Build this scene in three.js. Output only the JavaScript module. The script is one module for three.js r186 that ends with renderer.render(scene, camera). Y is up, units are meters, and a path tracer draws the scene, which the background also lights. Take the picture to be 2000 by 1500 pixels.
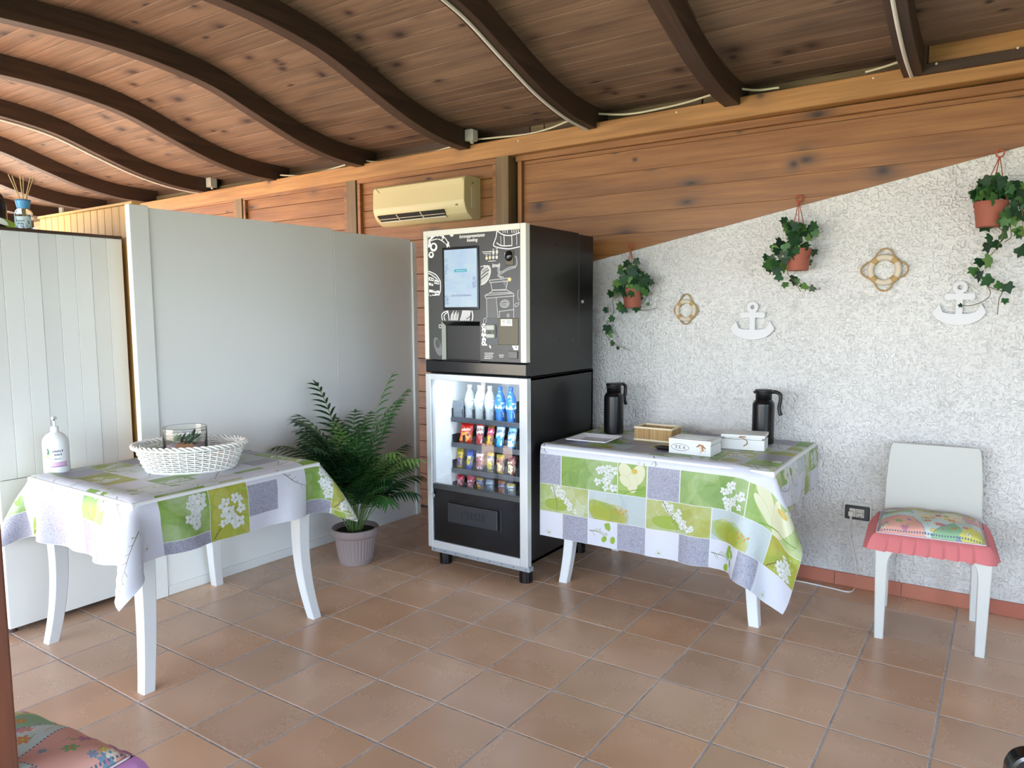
import * as THREE from 'three';
import { RoundedBoxGeometry } from 'three/addons/geometries/RoundedBoxGeometry.js';
import { mergeGeometries, mergeVertices, toCreasedNormals } from 'three/addons/utils/BufferGeometryUtils.js';
import { RectAreaLightUniformsLib } from 'three/addons/lights/RectAreaLightUniformsLib.js';
import { FontLoader } from 'three/addons/loaders/FontLoader.js';
import { TextGeometry } from 'three/addons/geometries/TextGeometry.js';

// ---------- camera, sky, sun, daylight, exposure ----------
const scene = new THREE.Scene();
const FOCAL = 1428.85, EYE = 1.45, YAW = 0.59642, PITCH = -0.09779, ROLL = -0.00576;
const camera = new THREE.PerspectiveCamera(2 * Math.atan(750 / FOCAL) * 180 / Math.PI, 4 / 3, 0.05, 200);
camera.position.set(0, EYE, 0);
camera.rotation.set(PITCH, YAW, ROLL, 'YXZ');
camera.updateMatrixWorld();
scene.add(camera);

const renderer = new THREE.WebGLRenderer({ antialias: true });
renderer.toneMapping = THREE.LinearToneMapping;
renderer.toneMappingExposure = 0.92;
renderer.shadowMap.enabled = true;
renderer.shadowMap.type = THREE.PCFSoftShadowMap;

const SKY_BLUE = new THREE.Color().setRGB(0.58, 0.82, 1.2);
scene.background = SKY_BLUE;
scene.backgroundIntensity = 5.0;

const sun = new THREE.DirectionalLight(new THREE.Color().setRGB(1, 0.94, 0.88), 72);
sun.position.set(-4.5, 10, 15);
sun.target.position.set(-5.5, 0, -1);
sun.shadow.camera.left = -16; sun.shadow.camera.right = 16; sun.shadow.camera.top = 14; sun.shadow.camera.bottom = -14;
sun.shadow.camera.far = 60; sun.shadow.mapSize.set(2048, 2048); sun.shadow.bias = -0.0005;
scene.add(sun, sun.target);

RectAreaLightUniformsLib.init();
const doorLight = new THREE.RectAreaLight(new THREE.Color().setRGB(0.97, 0.985, 0.985), 15, 10.0, 1.4);   // area light for daylight through the open front, below the added roof
doorLight.position.set(-1.3, 2.25, 6.2); doorLight.lookAt(-1.3, 1.6, -4);
scene.add(doorLight);
const sideFillLight = new THREE.RectAreaLight(new THREE.Color().setRGB(0.93, 0.98, 1.04), 6, 3.4, 1.3);   // added soft fill through an invented opening in the side wall
sideFillLight.position.set(4.3, 2.15, -0.3); sideFillLight.lookAt(-3, 1.5, -1.4);
scene.add(sideFillLight);

// ---------- helpers ----------
function rng(seed) { let a = seed >>> 0; return () => { a = (a + 0x6D2B79F5) | 0; let t = Math.imul(a ^ (a >>> 15), 1 | a); t = (t + Math.imul(t ^ (t >>> 7), 61 | t)) ^ t; return ((t ^ (t >>> 14)) >>> 0) / 4294967296; }; }
const V = (x, y, z) => new THREE.Vector3(x, y, z);
// a pixel of the photograph gives a direction; the plane it touches gives the distance
function ray(px, py) { return V((px - 1000) / FOCAL, -(py - 750) / FOCAL, -1).applyQuaternion(camera.quaternion); }
function onAxis(px, py, axis, v) { const d = ray(px, py), o = camera.position, t = (v - o.getComponent(axis)) / d.getComponent(axis); return o.clone().addScaledVector(d, t); }
const onX = (px, py, v) => onAxis(px, py, 0, v), onY = (px, py, v) => onAxis(px, py, 1, v), onZ = (px, py, v) => onAxis(px, py, 2, v);

const used = {};
function numbered(n) { used[n] = (used[n] ?? -1) + 1; return used[n] ? n + '_' + String(used[n]).padStart(3, '0') : n; }
function shadow(o) { o.castShadow = true; o.receiveShadow = true; return o; }
function part(name, geo, mat, parent) { const m = shadow(new THREE.Mesh(geo, mat)); m.name = name; parent.add(m); return m; }
function tag(o, label, category, group, kind) { o.userData.label = label; o.userData.category = category; if (group) o.userData.group = group; if (kind) o.userData.kind = kind; return o; }
function thing(name, label, category, pos = [0, 0, 0], group) { const g = new THREE.Group(); g.name = numbered(name); g.position.set(...pos); tag(g, label, category, group); scene.add(g); return g; }
function single(name, geo, mat, label, category, group) { const m = part(numbered(name), geo, mat, scene); return tag(m, label, category, group); }
function struct(name, label, category) { const g = new THREE.Group(); g.name = name; tag(g, label, category, null, 'structure'); scene.add(g); return g; }

const rgb = (r, g, b) => new THREE.Color().setRGB(r / 255, g / 255, b / 255, THREE.SRGBColorSpace);
function M(color, roughness = 0.6, o = {}) { return new THREE.MeshPhysicalMaterial({ color: Array.isArray(color) ? rgb(...color) : color, roughness, metalness: 0, side: THREE.DoubleSide, ...o }); }
function tr(g, x = 0, y = 0, z = 0, rx = 0, ry = 0, rz = 0) { g.applyMatrix4(new THREE.Matrix4().compose(V(x, y, z), new THREE.Quaternion().setFromEuler(new THREE.Euler(rx, ry, rz)), V(1, 1, 1))); return g; }
function bx(w, h, d, x = 0, y = 0, z = 0, r = 0.003) { const m = Math.min(w, h, d); const g = r > 0 ? new RoundedBoxGeometry(w, h, d, 1, Math.min(r, m * 0.49)) : new THREE.BoxGeometry(w, h, d); g.translate(x, y, z); return g; }
function span(x0, x1, y0, y1, z0, z1, r = 0.003) { return bx(Math.abs(x1 - x0), Math.abs(y1 - y0), Math.abs(z1 - z0), (x0 + x1) / 2, (y0 + y1) / 2, (z0 + z1) / 2, r); }
function lathe(pts, seg = 32) { return new THREE.LatheGeometry(pts.map(p => new THREE.Vector2(p[0], p[1])), seg); }
function cyl(r0, r1, h, seg = 20, x = 0, y = 0, z = 0) { const g = new THREE.CylinderGeometry(r1, r0, h, seg); g.translate(x, y + h / 2, z); return g; }
function tube(pts, r, seg = 24, rad = 6, closed = false) { return new THREE.TubeGeometry(new THREE.CatmullRomCurve3(pts.map(p => Array.isArray(p) ? V(...p) : p), closed), seg, r, rad, closed); }
function merge(list) { return mergeGeometries(list.map(g => { const n = g.index ? g.toNonIndexed() : g; for (const k of Object.keys(n.attributes)) if (!['position', 'normal', 'uv'].includes(k)) n.deleteAttribute(k); return n; })); }
// planar texture coordinates in metres along the two longest sides of a box-shaped piece
function boxUV(g, du = 0, dv = 0, scale = 1, along = null) {
  const p = g.attributes.position, n = g.attributes.normal, uv = new Float32Array(p.count * 2);
  for (let i = 0; i < p.count; i++) {
    const x = p.getX(i), y = p.getY(i), z = p.getZ(i), ax = Math.abs(n.getX(i)), ay = Math.abs(n.getY(i)), az = Math.abs(n.getZ(i));
    let a, b;
    if (ax >= ay && ax >= az) { a = z; b = y; } else if (ay >= az) { a = x; b = z; } else { a = x; b = y; }
    if (along === 'y') { if (ay >= ax && ay >= az) { a = z; b = x; } else { const t = b; b = a; a = t; } }
    if (along === 'z') { if (ay >= ax && ay >= az) { a = z; b = x; } }
    uv[2 * i] = a * scale + du; uv[2 * i + 1] = b * scale + dv;
  }
  g.setAttribute('uv', new THREE.BufferAttribute(uv, 2)); return g;
}

// ---------- computed textures ----------
function noise2(seed) {   // tiling value noise
  const r = rng(seed), N = 256, t = new Float32Array(N * N); for (let i = 0; i < N * N; i++) t[i] = r();
  return (x, y, px, py) => { const xi = Math.floor(x), yi = Math.floor(y), fx = x - xi, fy = y - yi, sx = fx * fx * (3 - 2 * fx), sy = fy * fy * (3 - 2 * fy);
    const w = (a, p) => ((a % p) + p) % p, g = (a, b) => t[(w(b, py) % N) * N + (w(a, px) % N)];
    return (g(xi, yi) * (1 - sx) + g(xi + 1, yi) * sx) * (1 - sy) + (g(xi, yi + 1) * (1 - sx) + g(xi + 1, yi + 1) * sx) * sy; };
}
function dataTex(w, h, f, srgb) {
  const dz = rng(w * 31 + h);
  const d = new Uint8Array(w * h * 4);
  for (let y = 0; y < h; y++) for (let x = 0; x < w; x++) { const c = f(x, y), i = 4 * (y * w + x), n = dz() * 3 - 1; for (let k = 0; k < 3; k++) d[i + k] = Math.max(0, Math.min(255, (Array.isArray(c) ? c[k] : c) + n)); d[i + 3] = 255; }
  const t = new THREE.DataTexture(d, w, h); t.magFilter = THREE.LinearFilter; t.minFilter = THREE.LinearMipmapLinearFilter; t.generateMipmaps = true; t.wrapS = t.wrapT = THREE.RepeatWrapping; if (srgb) t.colorSpace = THREE.SRGBColorSpace; t.needsUpdate = true; return t;
}
function canvasTex(w, h, draw) {
  const c = document.createElement('canvas'); c.width = w; c.height = h; const x = c.getContext('2d'); draw(x, w, h);
  const t = new THREE.CanvasTexture(c); t.colorSpace = THREE.SRGBColorSpace; t.wrapS = t.wrapT = THREE.ClampToEdgeWrapping; t.anisotropy = 8; return t;
}
// a line of print too small to read in the photograph: uneven short strokes
function marks(x, cx, cy, w, h, col, seed = 1) { const r = rng(seed * 17 + 3); x.fillStyle = col; for (let a = -w / 2; a < w / 2;) { const s = h * (0.18 + 0.3 * r()), t = h * (0.55 + 0.45 * r()); x.fillRect(cx + a, cy + h / 2 - t, s, t); a += s + h * (r() > 0.85 ? 0.45 : 0.14); } }
// pine or stained boards: grain along u, knots with grey halos; covers 2 m x 1 m
function woodTex(seed, base, dark, knot, nKnots, halo = 1) {
  const W = 1024, H = 512, n = noise2(seed), r = rng(seed + 7), ks = [];
  for (let i = 0; i < nKnots; i++) ks.push([r() * W, r() * H, 6 + r() * 10, 4 + r() * 6, r()]);
  return dataTex(W, H, (x, y) => {
    let warp = 0, kd = 0, kh = 0;
    for (const [kx, ky, ra, rb, q] of ks) { let dx = Math.abs(x - kx), dy = y - ky; dx = Math.min(dx, W - dx); if (Math.abs(dy) > H / 2) dy -= Math.sign(dy) * H; const e = Math.hypot(dx / ra, dy / rb); if (e < 9) { warp += dy * Math.exp(-e * e / 9) * 0.6; kd = Math.max(kd, Math.exp(-e * e * 0.9)); if (q > 0.35) kh = Math.max(kh, Math.exp(-e * e / 9) * 0.55 * halo); } }
    const v = (y - warp) / H;
    const g = 0.5 * n(x / W * 5, v * 46, 5, 46) + 0.3 * n(x / W * 9 + 3, v * 128, 9, 128) + 0.2 * n(x / W * 24, v * 200, 24, 200);
    const b = n(x / W * 6, y / H * 5 + 9, 6, 5);
    const t = Math.min(1, Math.max(0, (g - 0.5) * 1.3 + (b - 0.5) * 0.55 + 0.42));
    return [0, 1, 2].map(k => { let c = base[k] + (dark[k] - base[k]) * t; c += (knot[k] * 1.7 - c) * kh; c += (knot[k] - c) * kd; return c; });
  }, true);
}
const grainBump = (() => { const n = noise2(91); const t = dataTex(512, 256, (x, y) => 255 * (0.6 * n(x / 512 * 6, y / 256 * 60, 6, 60) + 0.4 * n(x / 512 * 14, y / 256 * 120, 14, 120))); t.repeat.set(0.5, 1); return t; })();
function woodMat(tex, rough = 0.55, bump = 0.0006) { const t = tex.clone(); t.repeat.set(0.5, 1); t.needsUpdate = true; return M([255, 255, 255], rough, { map: t, bumpMap: grainBump, bumpScale: bump }); }

// ---------- materials of the setting ----------
const R0 = rng(11);
const ceilTexs = [1, 2, 3].map(i => woodTex(20 + i, [132, 106, 87], [96, 76, 63], [40, 29, 26], 18, 1.3));
const ceilMats = ceilTexs.map(t => woodMat(t, 0.62));
const rafterMat = woodMat(woodTex(31, [76, 55, 43], [50, 35, 27], [26, 18, 15], 5, 0.4), 0.6);
const panelMats = [1, 2].map(i => woodMat(woodTex(40 + i, [152, 104, 57], [116, 73, 38], [48, 34, 26], 15, 1.4), 0.45));
const beamMat = woodMat(woodTex(51, [176, 128, 74], [132, 92, 52], [66, 48, 34], 9, 1), 0.5);
const postMat = woodMat(woodTex(52, [132, 108, 74], [96, 76, 52], [60, 46, 34], 4, 1), 0.55);
const yellowMats = [1, 2].map(i => woodMat(woodTex(60 + i, [222, 180, 104], [196, 146, 78], [140, 92, 50], 4, 0.3), 0.45));
const greyBoardMat = woodMat(woodTex(66, [132, 112, 78], [92, 76, 52], [56, 46, 34], 8, 1), 0.65);
const darkTrimMat = woodMat(woodTex(67, [84, 60, 44], [54, 38, 28], [30, 22, 18], 4, 0.4), 0.5);
const whitePaint = M([238, 240, 234], 0.5, { bumpMap: grainBump, bumpScale: 0.0003 });
const whitePaint2 = M([232, 234, 228], 0.5, { bumpMap: grainBump, bumpScale: 0.0003 });

const ZB = -4.09, ZF = -4.0;      // plaster plane, face of the beam and of the left-hand framing
const XL = -10.2, XR = 2.4, ZFRONT = 1.32;

// ---------- floor: clay tiles with grey joints ----------
const TP = 0.3114, TX0 = -0.143, TZ0 = -2.93;
{
  const floor = struct('floor', 'brown glazed clay tile floor with grey joints', 'floor');
  const n1 = noise2(5), n2 = noise2(6);
  const groutTex = dataTex(256, 256, (x, y) => { const v = 166 + 34 * (n1(x / 8, y / 8, 32, 32) - 0.5) + 26 * (n2(x / 32, y / 32, 8, 8) - 0.5); return [v, v + 2, v + 6]; }, true);
  part('grout', boxUV(span(XL, XR, -0.12, -0.0014, ZB - 0.2, ZFRONT, 0), 0, 0, 3), M([255, 255, 255], 0.85, { map: groutTex }), floor);
  const tileTexs = [0, 1, 2].map(s => { const a = noise2(70 + s), b = noise2(80 + s); return dataTex(512, 512, (x, y) => { const v = 0.62 * a(x / 512 * 4, y / 512 * 4, 4, 4) + 0.38 * a(x / 512 * 9, y / 512 * 9, 9, 9) - 0.5, w = b(x / 512 * 2, y / 512 * 2, 2, 2) - 0.5; return [203 + 24 * v - 5 * w, 168 + 24 * v + 1 * w, 139 + 24 * v + 7 * w]; }, true); });
  const roughTex = (() => { const a = noise2(77); return dataTex(256, 256, (x, y) => 112 + 14 * (a(x / 256 * 5, y / 256 * 5, 5, 5) - 0.5)); })();
  const tints = [[255, 255, 255], [248, 245, 242], [255, 250, 245], [243, 243, 243], [252, 243, 236]];
  const mats = []; for (let i = 0; i < 10; i++) mats.push(M(tints[i % 5], 0.62, { map: tileTexs[i % 3], roughnessMap: roughTex, specularIntensity: 0.9 }));
  const s = TP - 0.0062, hw = s / 2, c = 0.0025;
  function tileGeo(du, dv, w0, w1, d0, d1) {   // chamfered slab, rounded arris towards the joint
    const P = [], U = [], top = [[w0 + c, d0 + c], [w1 - c, d0 + c], [w1 - c, d1 - c], [w0 + c, d1 - c]], mid = [[w0, d0], [w1, d0], [w1, d1], [w0, d1]];
    const q = (a, b, cc, d) => { for (const k of [a, b, cc, a, cc, d]) { P.push(...k); U.push(k[0] / 1.1 + du, k[2] / 1.1 + dv); } };
    const t = top.map(k => [k[0], 0, k[1]]), m = mid.map(k => [k[0], -0.0016, k[1]]), b = mid.map(k => [k[0], -0.02, k[1]]);
    q(t[3], t[2], t[1], t[0]);
    for (let i = 0; i < 4; i++) { const j = (i + 1) % 4; q(t[i], t[j], m[j], m[i]); q(m[i], m[j], b[j], b[i]); }
    const g = new THREE.BufferGeometry(); g.setAttribute('position', new THREE.Float32BufferAttribute(P, 3)); g.setAttribute('uv', new THREE.Float32BufferAttribute(U, 2)); g.computeVertexNormals(); return g;
  }
  const geos = []; for (let i = 0; i < 8; i++) geos.push(tileGeo(R0(), R0(), -hw, hw, -hw, hw));
  const far = [];
  for (let i = -34; i < 9; i++) for (let j = -4; j < 15; j++) {
    const x = TX0 + (i + 0.5) * TP, z = TZ0 + (j + 0.5) * TP;
    if (x - hw < XL || x + hw > XR || z + hw > ZFRONT) continue;
    const cut = z - hw < ZB;      // row against the wall
    const k = Math.floor(R0() * 8), mk = Math.floor(R0() * 10);
    const seen = x > -3.75 && x < 1.3 && z < -0.55;
    if (seen) { const m = part('tile', cut ? tileGeo(R0(), R0(), -hw, hw, ZB - z + 0.004, hw) : geos[k], mats[mk], floor); m.position.set(x, (R0() - 0.5) * 0.0006, z); m.rotation.set((R0() - 0.5) * 0.002, (R0() - 0.5) * 0.004, (R0() - 0.5) * 0.002); if (cut) m.rotation.set(0, 0, 0); }
    else if (z > ZB) far.push(geos[k].clone().translate(x, 0, Math.max(z, ZB + hw)));
  }
  const f = part('tile_field', merge(far), mats[0], floor); f.userData.kind = 'stuff';
}

// ---------- back wall: rough white plaster under sloping pine panelling ----------
const slopeA = onZ(1160, 510, ZB), slopeB = onZ(2000, 285, ZB);
const slopeY = x => slopeA.y + (slopeB.y - slopeA.y) * (x - slopeA.x) / (slopeB.x - slopeA.x);
const PLX0 = -2.72;
{
  const n = noise2(101), m = noise2(102);
  const plasterH = (x, y) => { const a = n(x / 1024 * 70, y / 1024 * 70, 70, 70), b = n(x / 1024 * 150 + 5, y / 1024 * 150, 150, 150), c = m(x / 1024 * 30, y / 1024 * 30, 30, 30), d = m(x / 1024 * 8, y / 1024 * 8, 8, 8); const ridge = 1 - Math.abs(2 * (0.65 * a + 0.35 * b) - 1); const r = Math.min(1, Math.max(0, (ridge - 0.52) * 2.4)); return 0.72 * Math.pow(r, 0.7) + 0.18 * c + 0.1 * d; };
  const bump = dataTex(1024, 1024, (x, y) => 255 * plasterH(x, y)); bump.repeat.set(1 / 1.1, 1 / 1.1);
  const col = dataTex(1024, 1024, (x, y) => { const h = plasterH(x, y), e = m(x / 1024 * 5, y / 1024 * 5 + 3, 5, 5); const pit = h < 0.16 ? (0.16 - h) * 200 : 0; const v = 216 + 8 * (e - 0.5) - pit; return [v, v - 1, v - 6]; }, true); col.repeat.set(1 / 1.1, 1 / 1.1);
  const wall = struct('wall_back', 'rough white plastered wall with a sloping top edge', 'wall');
  const sh = new THREE.Shape([[PLX0, -0.05], [XR, -0.05], [XR, slopeY(XR)], [PLX0, slopeY(PLX0)]].map(p => new THREE.Vector2(...p)));
  const g = new THREE.ExtrudeGeometry(sh, { depth: 0.2, bevelEnabled: false }); g.translate(0, 0, ZB - 0.2);
  part('plaster', g, M([255, 255, 255], 0.9, { map: col, bumpMap: bump, bumpScale: 0.007 }), wall);

  // pine boards above the plaster, cut along the slope
  const up = struct('wall_upper', 'varnished knotty pine boards above the white plaster', 'panelling');
  const beamLow = 2.456, ys = []; for (let y = 2.46; y > 1.2; y -= 0.1216) ys.push(y - 0.1216 * 0.05);
  const z0 = ZB - 0.02, zf = ZB + 0.006, XW0 = -2.70;
  let top = 2.40; const pitch = 0.1216;
  for (let k = 0; k < 7; k++) {
    const y1 = top - k * pitch, y0 = y1 - pitch + 0.0022;
    const xs = y => slopeA.x + (y - slopeA.y) / (slopeB.y - slopeA.y) * (slopeB.x - slopeA.x);   // where the slope crosses a height
    const xe1 = Math.min(XR, xs(y1)), xe0 = Math.min(XR, xs(y0));
    if (xe1 < XW0 + 0.02) break;
    const pts = [[XW0, y0], [Math.max(XW0, xe0), y0], [xe1, y1], [XW0, y1]];
    const s2 = new THREE.Shape(pts.map(p => new THREE.Vector2(...p)));
    const g2 = new THREE.ExtrudeGeometry(s2, { depth: 0.022, bevelEnabled: true, bevelSize: 0.0015, bevelThickness: 0.003, bevelSegments: 1 }); g2.translate(0, 0, z0);
    const uv = g2.attributes.uv, du = R0() * 2, dv = R0(); for (let i = 0; i < uv.count; i++) uv.setXY(i, uv.getX(i) + du, uv.getY(i) + dv);
    part('plank', g2, panelMats[k % 2], up);
  }
  part('plank', boxUV(span(XW0, XR, 2.402, 2.425, z0, zf, 0.002), 0.3, 0.2), panelMats[0], up);
  part('trim_strip', boxUV(span(XW0 - 0.02, XR, 2.425, 2.468, z0, ZB + 0.03, 0.004), 0.1, 0.6), panelMats[1], up);
  part('trim_strip', boxUV(span(onZ(1011, 400, -4.06).x, onZ(1019, 400, -4.06).x, 1.3, 2.426, z0, ZB + 0.03, 0.003), 0.5, 0.1, 1, 'y'), panelMats[0], up);
  part('backing', span(-2.75, XR, 1.2, 2.55, ZB - 0.1, ZB - 0.021, 0), darkTrimMat, up);

  // long beam under the rafters
  const beam = struct('trim_1', 'long pine beam running under the dark rafters', 'beam');
  part('beam', tr(boxUV(span(XL + 3, XR + 3, -0.0555, 0.0555, ZB - 0.12, ZF, 0.006), 0.4, 0.3), -3, 2.511, 0, 0, 0, 0.0078), beamMat, beam);   // rises a little to the right
  const screwMat = M([226, 214, 190], 0.4, { metalness: 0.3 });
  for (const [px, py] of [[1012, 275], [1321, 219], [1706, 152]]) { const p = onZ(px, py, ZF), s = part('screw', new THREE.SphereGeometry(0.006, 10, 6), screwMat, beam); s.position.copy(p); s.scale.z = 0.5; }
  // boards closing the gap above the beam
  for (let i = 0; i < 12; i++) { const x0 = XL + i * 1.05, w = 1.043; part('infill_board', boxUV(span(x0, Math.min(XR, x0 + w), 2.5, 2.605, ZB - 0.16, ZB - 0.03, 0.003), R0() * 2, R0()), greyBoardMat, beam); part('infill_board', boxUV(span(x0 + 0.3, Math.min(XR, x0 + 0.3 + w), 2.607, 2.80, ZB - 0.18, ZB - 0.06, 0.003), R0() * 2, R0()), greyBoardMat, beam); }
  part('backing', span(XL, XR, 2.3, 3.0, ZB - 0.3, ZB - 0.19, 0), darkTrimMat, beam);
  // light board in a dark frame on the beam at the right
  const a = onZ(1812, 135, ZF + 0.015), top2 = onZ(1812, 82, ZF + 0.015);
  part('cover_board', boxUV(span(a.x, XR, a.y + 0.02, top2.y + 0.015, ZF - 0.03, ZF + 0.01, 0.003), 1.1, 0.2), beamMat, beam);
  part('dark_batten', boxUV(span(a.x - 0.045, XR, a.y - 0.022, a.y + 0.022, ZF - 0.02, ZF + 0.03, 0.003), 0.2, 0.2), darkTrimMat, beam);
  part('dark_batten', boxUV(span(a.x - 0.045, a.x - 0.002, a.y + 0.022, top2.y + 0.06, ZF - 0.02, ZF + 0.03, 0.003), 0.7, 0.2, 1, 'y'), darkTrimMat, beam);
  part('dark_batten', boxUV(span(a.x - 0.002, XR, top2.y + 0.016, top2.y + 0.06, ZF - 0.02, ZF + 0.03, 0.003), 0.9, 0.6), darkTrimMat, beam);
  for (const px of [1829, 1988]) { const p = onZ(px, px === 1829 ? 124 : 93, ZF + 0.031), s = part('screw', new THREE.SphereGeometry(0.006, 10, 6), screwMat, beam); s.position.copy(p); s.scale.z = 0.5; }

  // timber wall behind the machine and the partition
  const tw = struct('wall_timber', 'horizontal pine boards framed by posts under the beam', 'panelling');
  const edges = [XL, -8.3, -6.9, onZ(464, 400, ZF).x, onZ(685, 400, ZF).x, onZ(980, 370, ZF).x];
  const PW = 0.1;
  for (let b = 0; b < edges.length - 1; b++) {
    const x0 = edges[b] + PW / 2 + 0.012, x1 = edges[b + 1] - PW / 2;
    for (let k = 0; k < 20; k++) { const y1 = 2.456 - k * 0.1216, y0 = y1 - 0.1195; if (y1 < 0.05) break; part('plank', boxUV(span(x0, x1, y0, y1, ZB - 0.02, ZF - 0.035, 0.003), R0() * 2, R0()), panelMats[(k + b) % 2], tw); }
    const fr = (g) => part('frame_strip', boxUV(g, R0(), R0()), panelMats[1], tw);
    fr(span(x0, x1, 2.418, 2.455, ZF - 0.04, ZF - 0.008, 0.003)); fr(span(x0, x0 + 0.03, 0, 2.417, ZF - 0.04, ZF - 0.008, 0.003)); fr(span(x1 - 0.03, x1, 0, 2.417, ZF - 0.04, ZF - 0.008, 0.003));
  }
  for (let b = 1; b < edges.length; b++) part('post', boxUV(span(edges[b] - PW / 2, edges[b] + PW / 2, 0, 2.48, ZB - 0.04, ZF - 0.004, 0.004), R0(), R0(), 1, 'y'), postMat, tw);
  part('backing', span(XL, PLX0 + 0.06, 0, 2.7, ZB - 0.2, ZB - 0.05, 0), darkTrimMat, tw);

  // terracotta skirting, piece by piece
  const sk = struct('baseboard_back', 'terracotta skirting tiles along the plastered wall', 'skirting');
  const skm = [M([176, 106, 82], 0.5), M([168, 98, 76], 0.5), M([182, 112, 88], 0.5)];
  for (let x = -1.33; x < XR; x += 0.314) part('skirting_tile', span(x, Math.min(XR, x + 0.3115), 0.0, 0.072, ZB - 0.003, ZB + 0.011, 0.003), skm[Math.floor(R0() * 3)], sk);
}

// ---------- ceiling: waved boards on dark S-shaped rafters ----------
const profZ = [-4.25, -4.05, -3.731, -3.412, -3.094, -2.775, -2.456, -2.138, -1.819, -1.5, -1.0, -0.4, 0.3, 1.0, 1.7, 2.3];
const profY = [2.538, 2.54, 2.554, 2.611, 2.709, 2.812, 2.86, 2.878, 2.868, 2.848, 2.80, 2.71, 2.60, 2.52, 2.47, 2.44];
const profile = new THREE.SplineCurve(profZ.map((z, i) => new THREE.Vector2(z, profY[i])));
{
  const ceil = struct('ceiling', 'waved wooden ceiling of boards on dark curved rafters', 'ceiling');
  const RD = 0.118, N = 90, pts = profile.getPoints(N), off = (d) => pts.map((p, i) => { const a = pts[Math.max(0, i - 1)], b = pts[Math.min(N, i + 1)], t = new THREE.Vector2(b.x - a.x, b.y - a.y).normalize(); return new THREE.Vector2(p.x - t.y * d, p.y + t.x * d); });
  const up = off(RD);
  const sh = new THREE.Shape([...pts, ...up.slice().reverse()].map(p => new THREE.Vector2(-p.x, p.y)));
  const rg = new THREE.ExtrudeGeometry(sh, { depth: 0.078, bevelEnabled: true, bevelSize: 0.003, bevelThickness: 0.003, bevelSegments: 1, curveSegments: 1 });
  rg.rotateY(Math.PI / 2);      // shape x (= -z) to world z
  const xs = [-10.0, -9.0, -8.0, -7.02, -6.029, -5.046, -4.038, -3.047, -2.099, -1.245, -0.392, 0.5, 1.4];
  for (const x of xs) { const m = part('rafter', rg, rafterMat, ceil); m.position.x = x - 0.078; }
  // boards
  const len = profile.getLength(), pitch = 0.118, rows = Math.floor(len / pitch), up2 = off(RD + 0.001);
  const cv = new THREE.SplineCurve(up2);
  let k = 0;
  for (let i = 0; i < rows; i++) {
    const a = cv.getPointAt(i / rows), b = cv.getPointAt((i + 1) / rows), mz = (a.x + b.x) / 2, my = (a.y + b.y) / 2, L = Math.hypot(b.x - a.x, b.y - a.y), ang = Math.atan2(b.y - a.y, b.x - a.x);
    const cuts = [XL, -8 + [0, -1, 1, 0.98][i % 4] * 0.98, -5.05 + [0, 1, -1, 0][(i + 1) % 4], -2.1 + [0.86, 0, -0.95, 0][i % 4], XR];
    for (let c = 0; c < 4; c++) {
      const g = bx(cuts[c + 1] - cuts[c] - 0.003, 0.02, L - 0.0035, 0, 0.01, 0, 0.0035); boxUV(g, R0() * 2, R0());
      const m = part('ceiling_board', g, ceilMats[Math.floor(R0() * 3)], ceil); m.position.set((cuts[c] + cuts[c + 1]) / 2, my, mz); m.rotation.x = -ang; k++;
    }
  }
  const sh2 = new THREE.Shape([...off(RD + 0.022), ...off(RD + 0.1).reverse()].map(p => new THREE.Vector2(-p.x, p.y)));
  const dg = new THREE.ExtrudeGeometry(sh2, { depth: XR - XL, bevelEnabled: false }); dg.rotateY(Math.PI / 2); dg.translate(XL, 0, 0);
  part('roof_deck', dg, darkTrimMat, ceil);
}

// ---------- the rest of the shell, behind and beside the camera ----------
{
  const wr = struct('wall_right', 'plain plastered side wall of the veranda', 'wall');
  part('plaster', span(XR, XR + 0.2, -0.05, 3.2, ZB - 0.2, -2.1, 0), M([150, 128, 104], 0.9), wr);
  part('lintel', span(XR, XR + 0.2, 2.1, 3.2, -2.1, ZFRONT + 0.2, 0), M([150, 128, 104], 0.9), wr);  // the unseen opening below it is added to let the side fill in
  const wf = struct('wall_front', 'plain wall beside the open front of the veranda', 'wall');
  part('plaster', span(1.8, XR, -0.05, 2.62, ZFRONT, ZFRONT + 0.2, 0), M([150, 128, 104], 0.9), wf);
  part('lintel', span(XL, 1.8, 2.1, 2.62, ZFRONT, ZFRONT + 0.15, 0), darkTrimMat, wf);  // unseen lintel, hung low to keep daylight off the ceiling
  part('added_sun_screen', span(-3.75, XR + 0.6, 3.1, 3.2, ZFRONT - 0.1, 7.0, 0), darkTrimMat, wf);  // unseen roof, added to keep direct sun out of the main room
  const ground = struct('ground', 'pale sunlit paving outside the veranda', 'ground');
  part('paving', span(-60, -3.6, -0.2, -0.06, -40, 60, 0), M([214, 200, 176], 0.9), ground);
  part('lawn', span(-3.6, 60, -0.2, -0.06, ZFRONT, 60, 0), M([52, 72, 34], 0.95), ground);  // unseen ground, made dark so little light bounces onto the ceiling
  part('lawn', span(XR, 60, -0.2, -0.06, -40, ZFRONT, 0), M([52, 72, 34], 0.95), ground);
}

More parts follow.
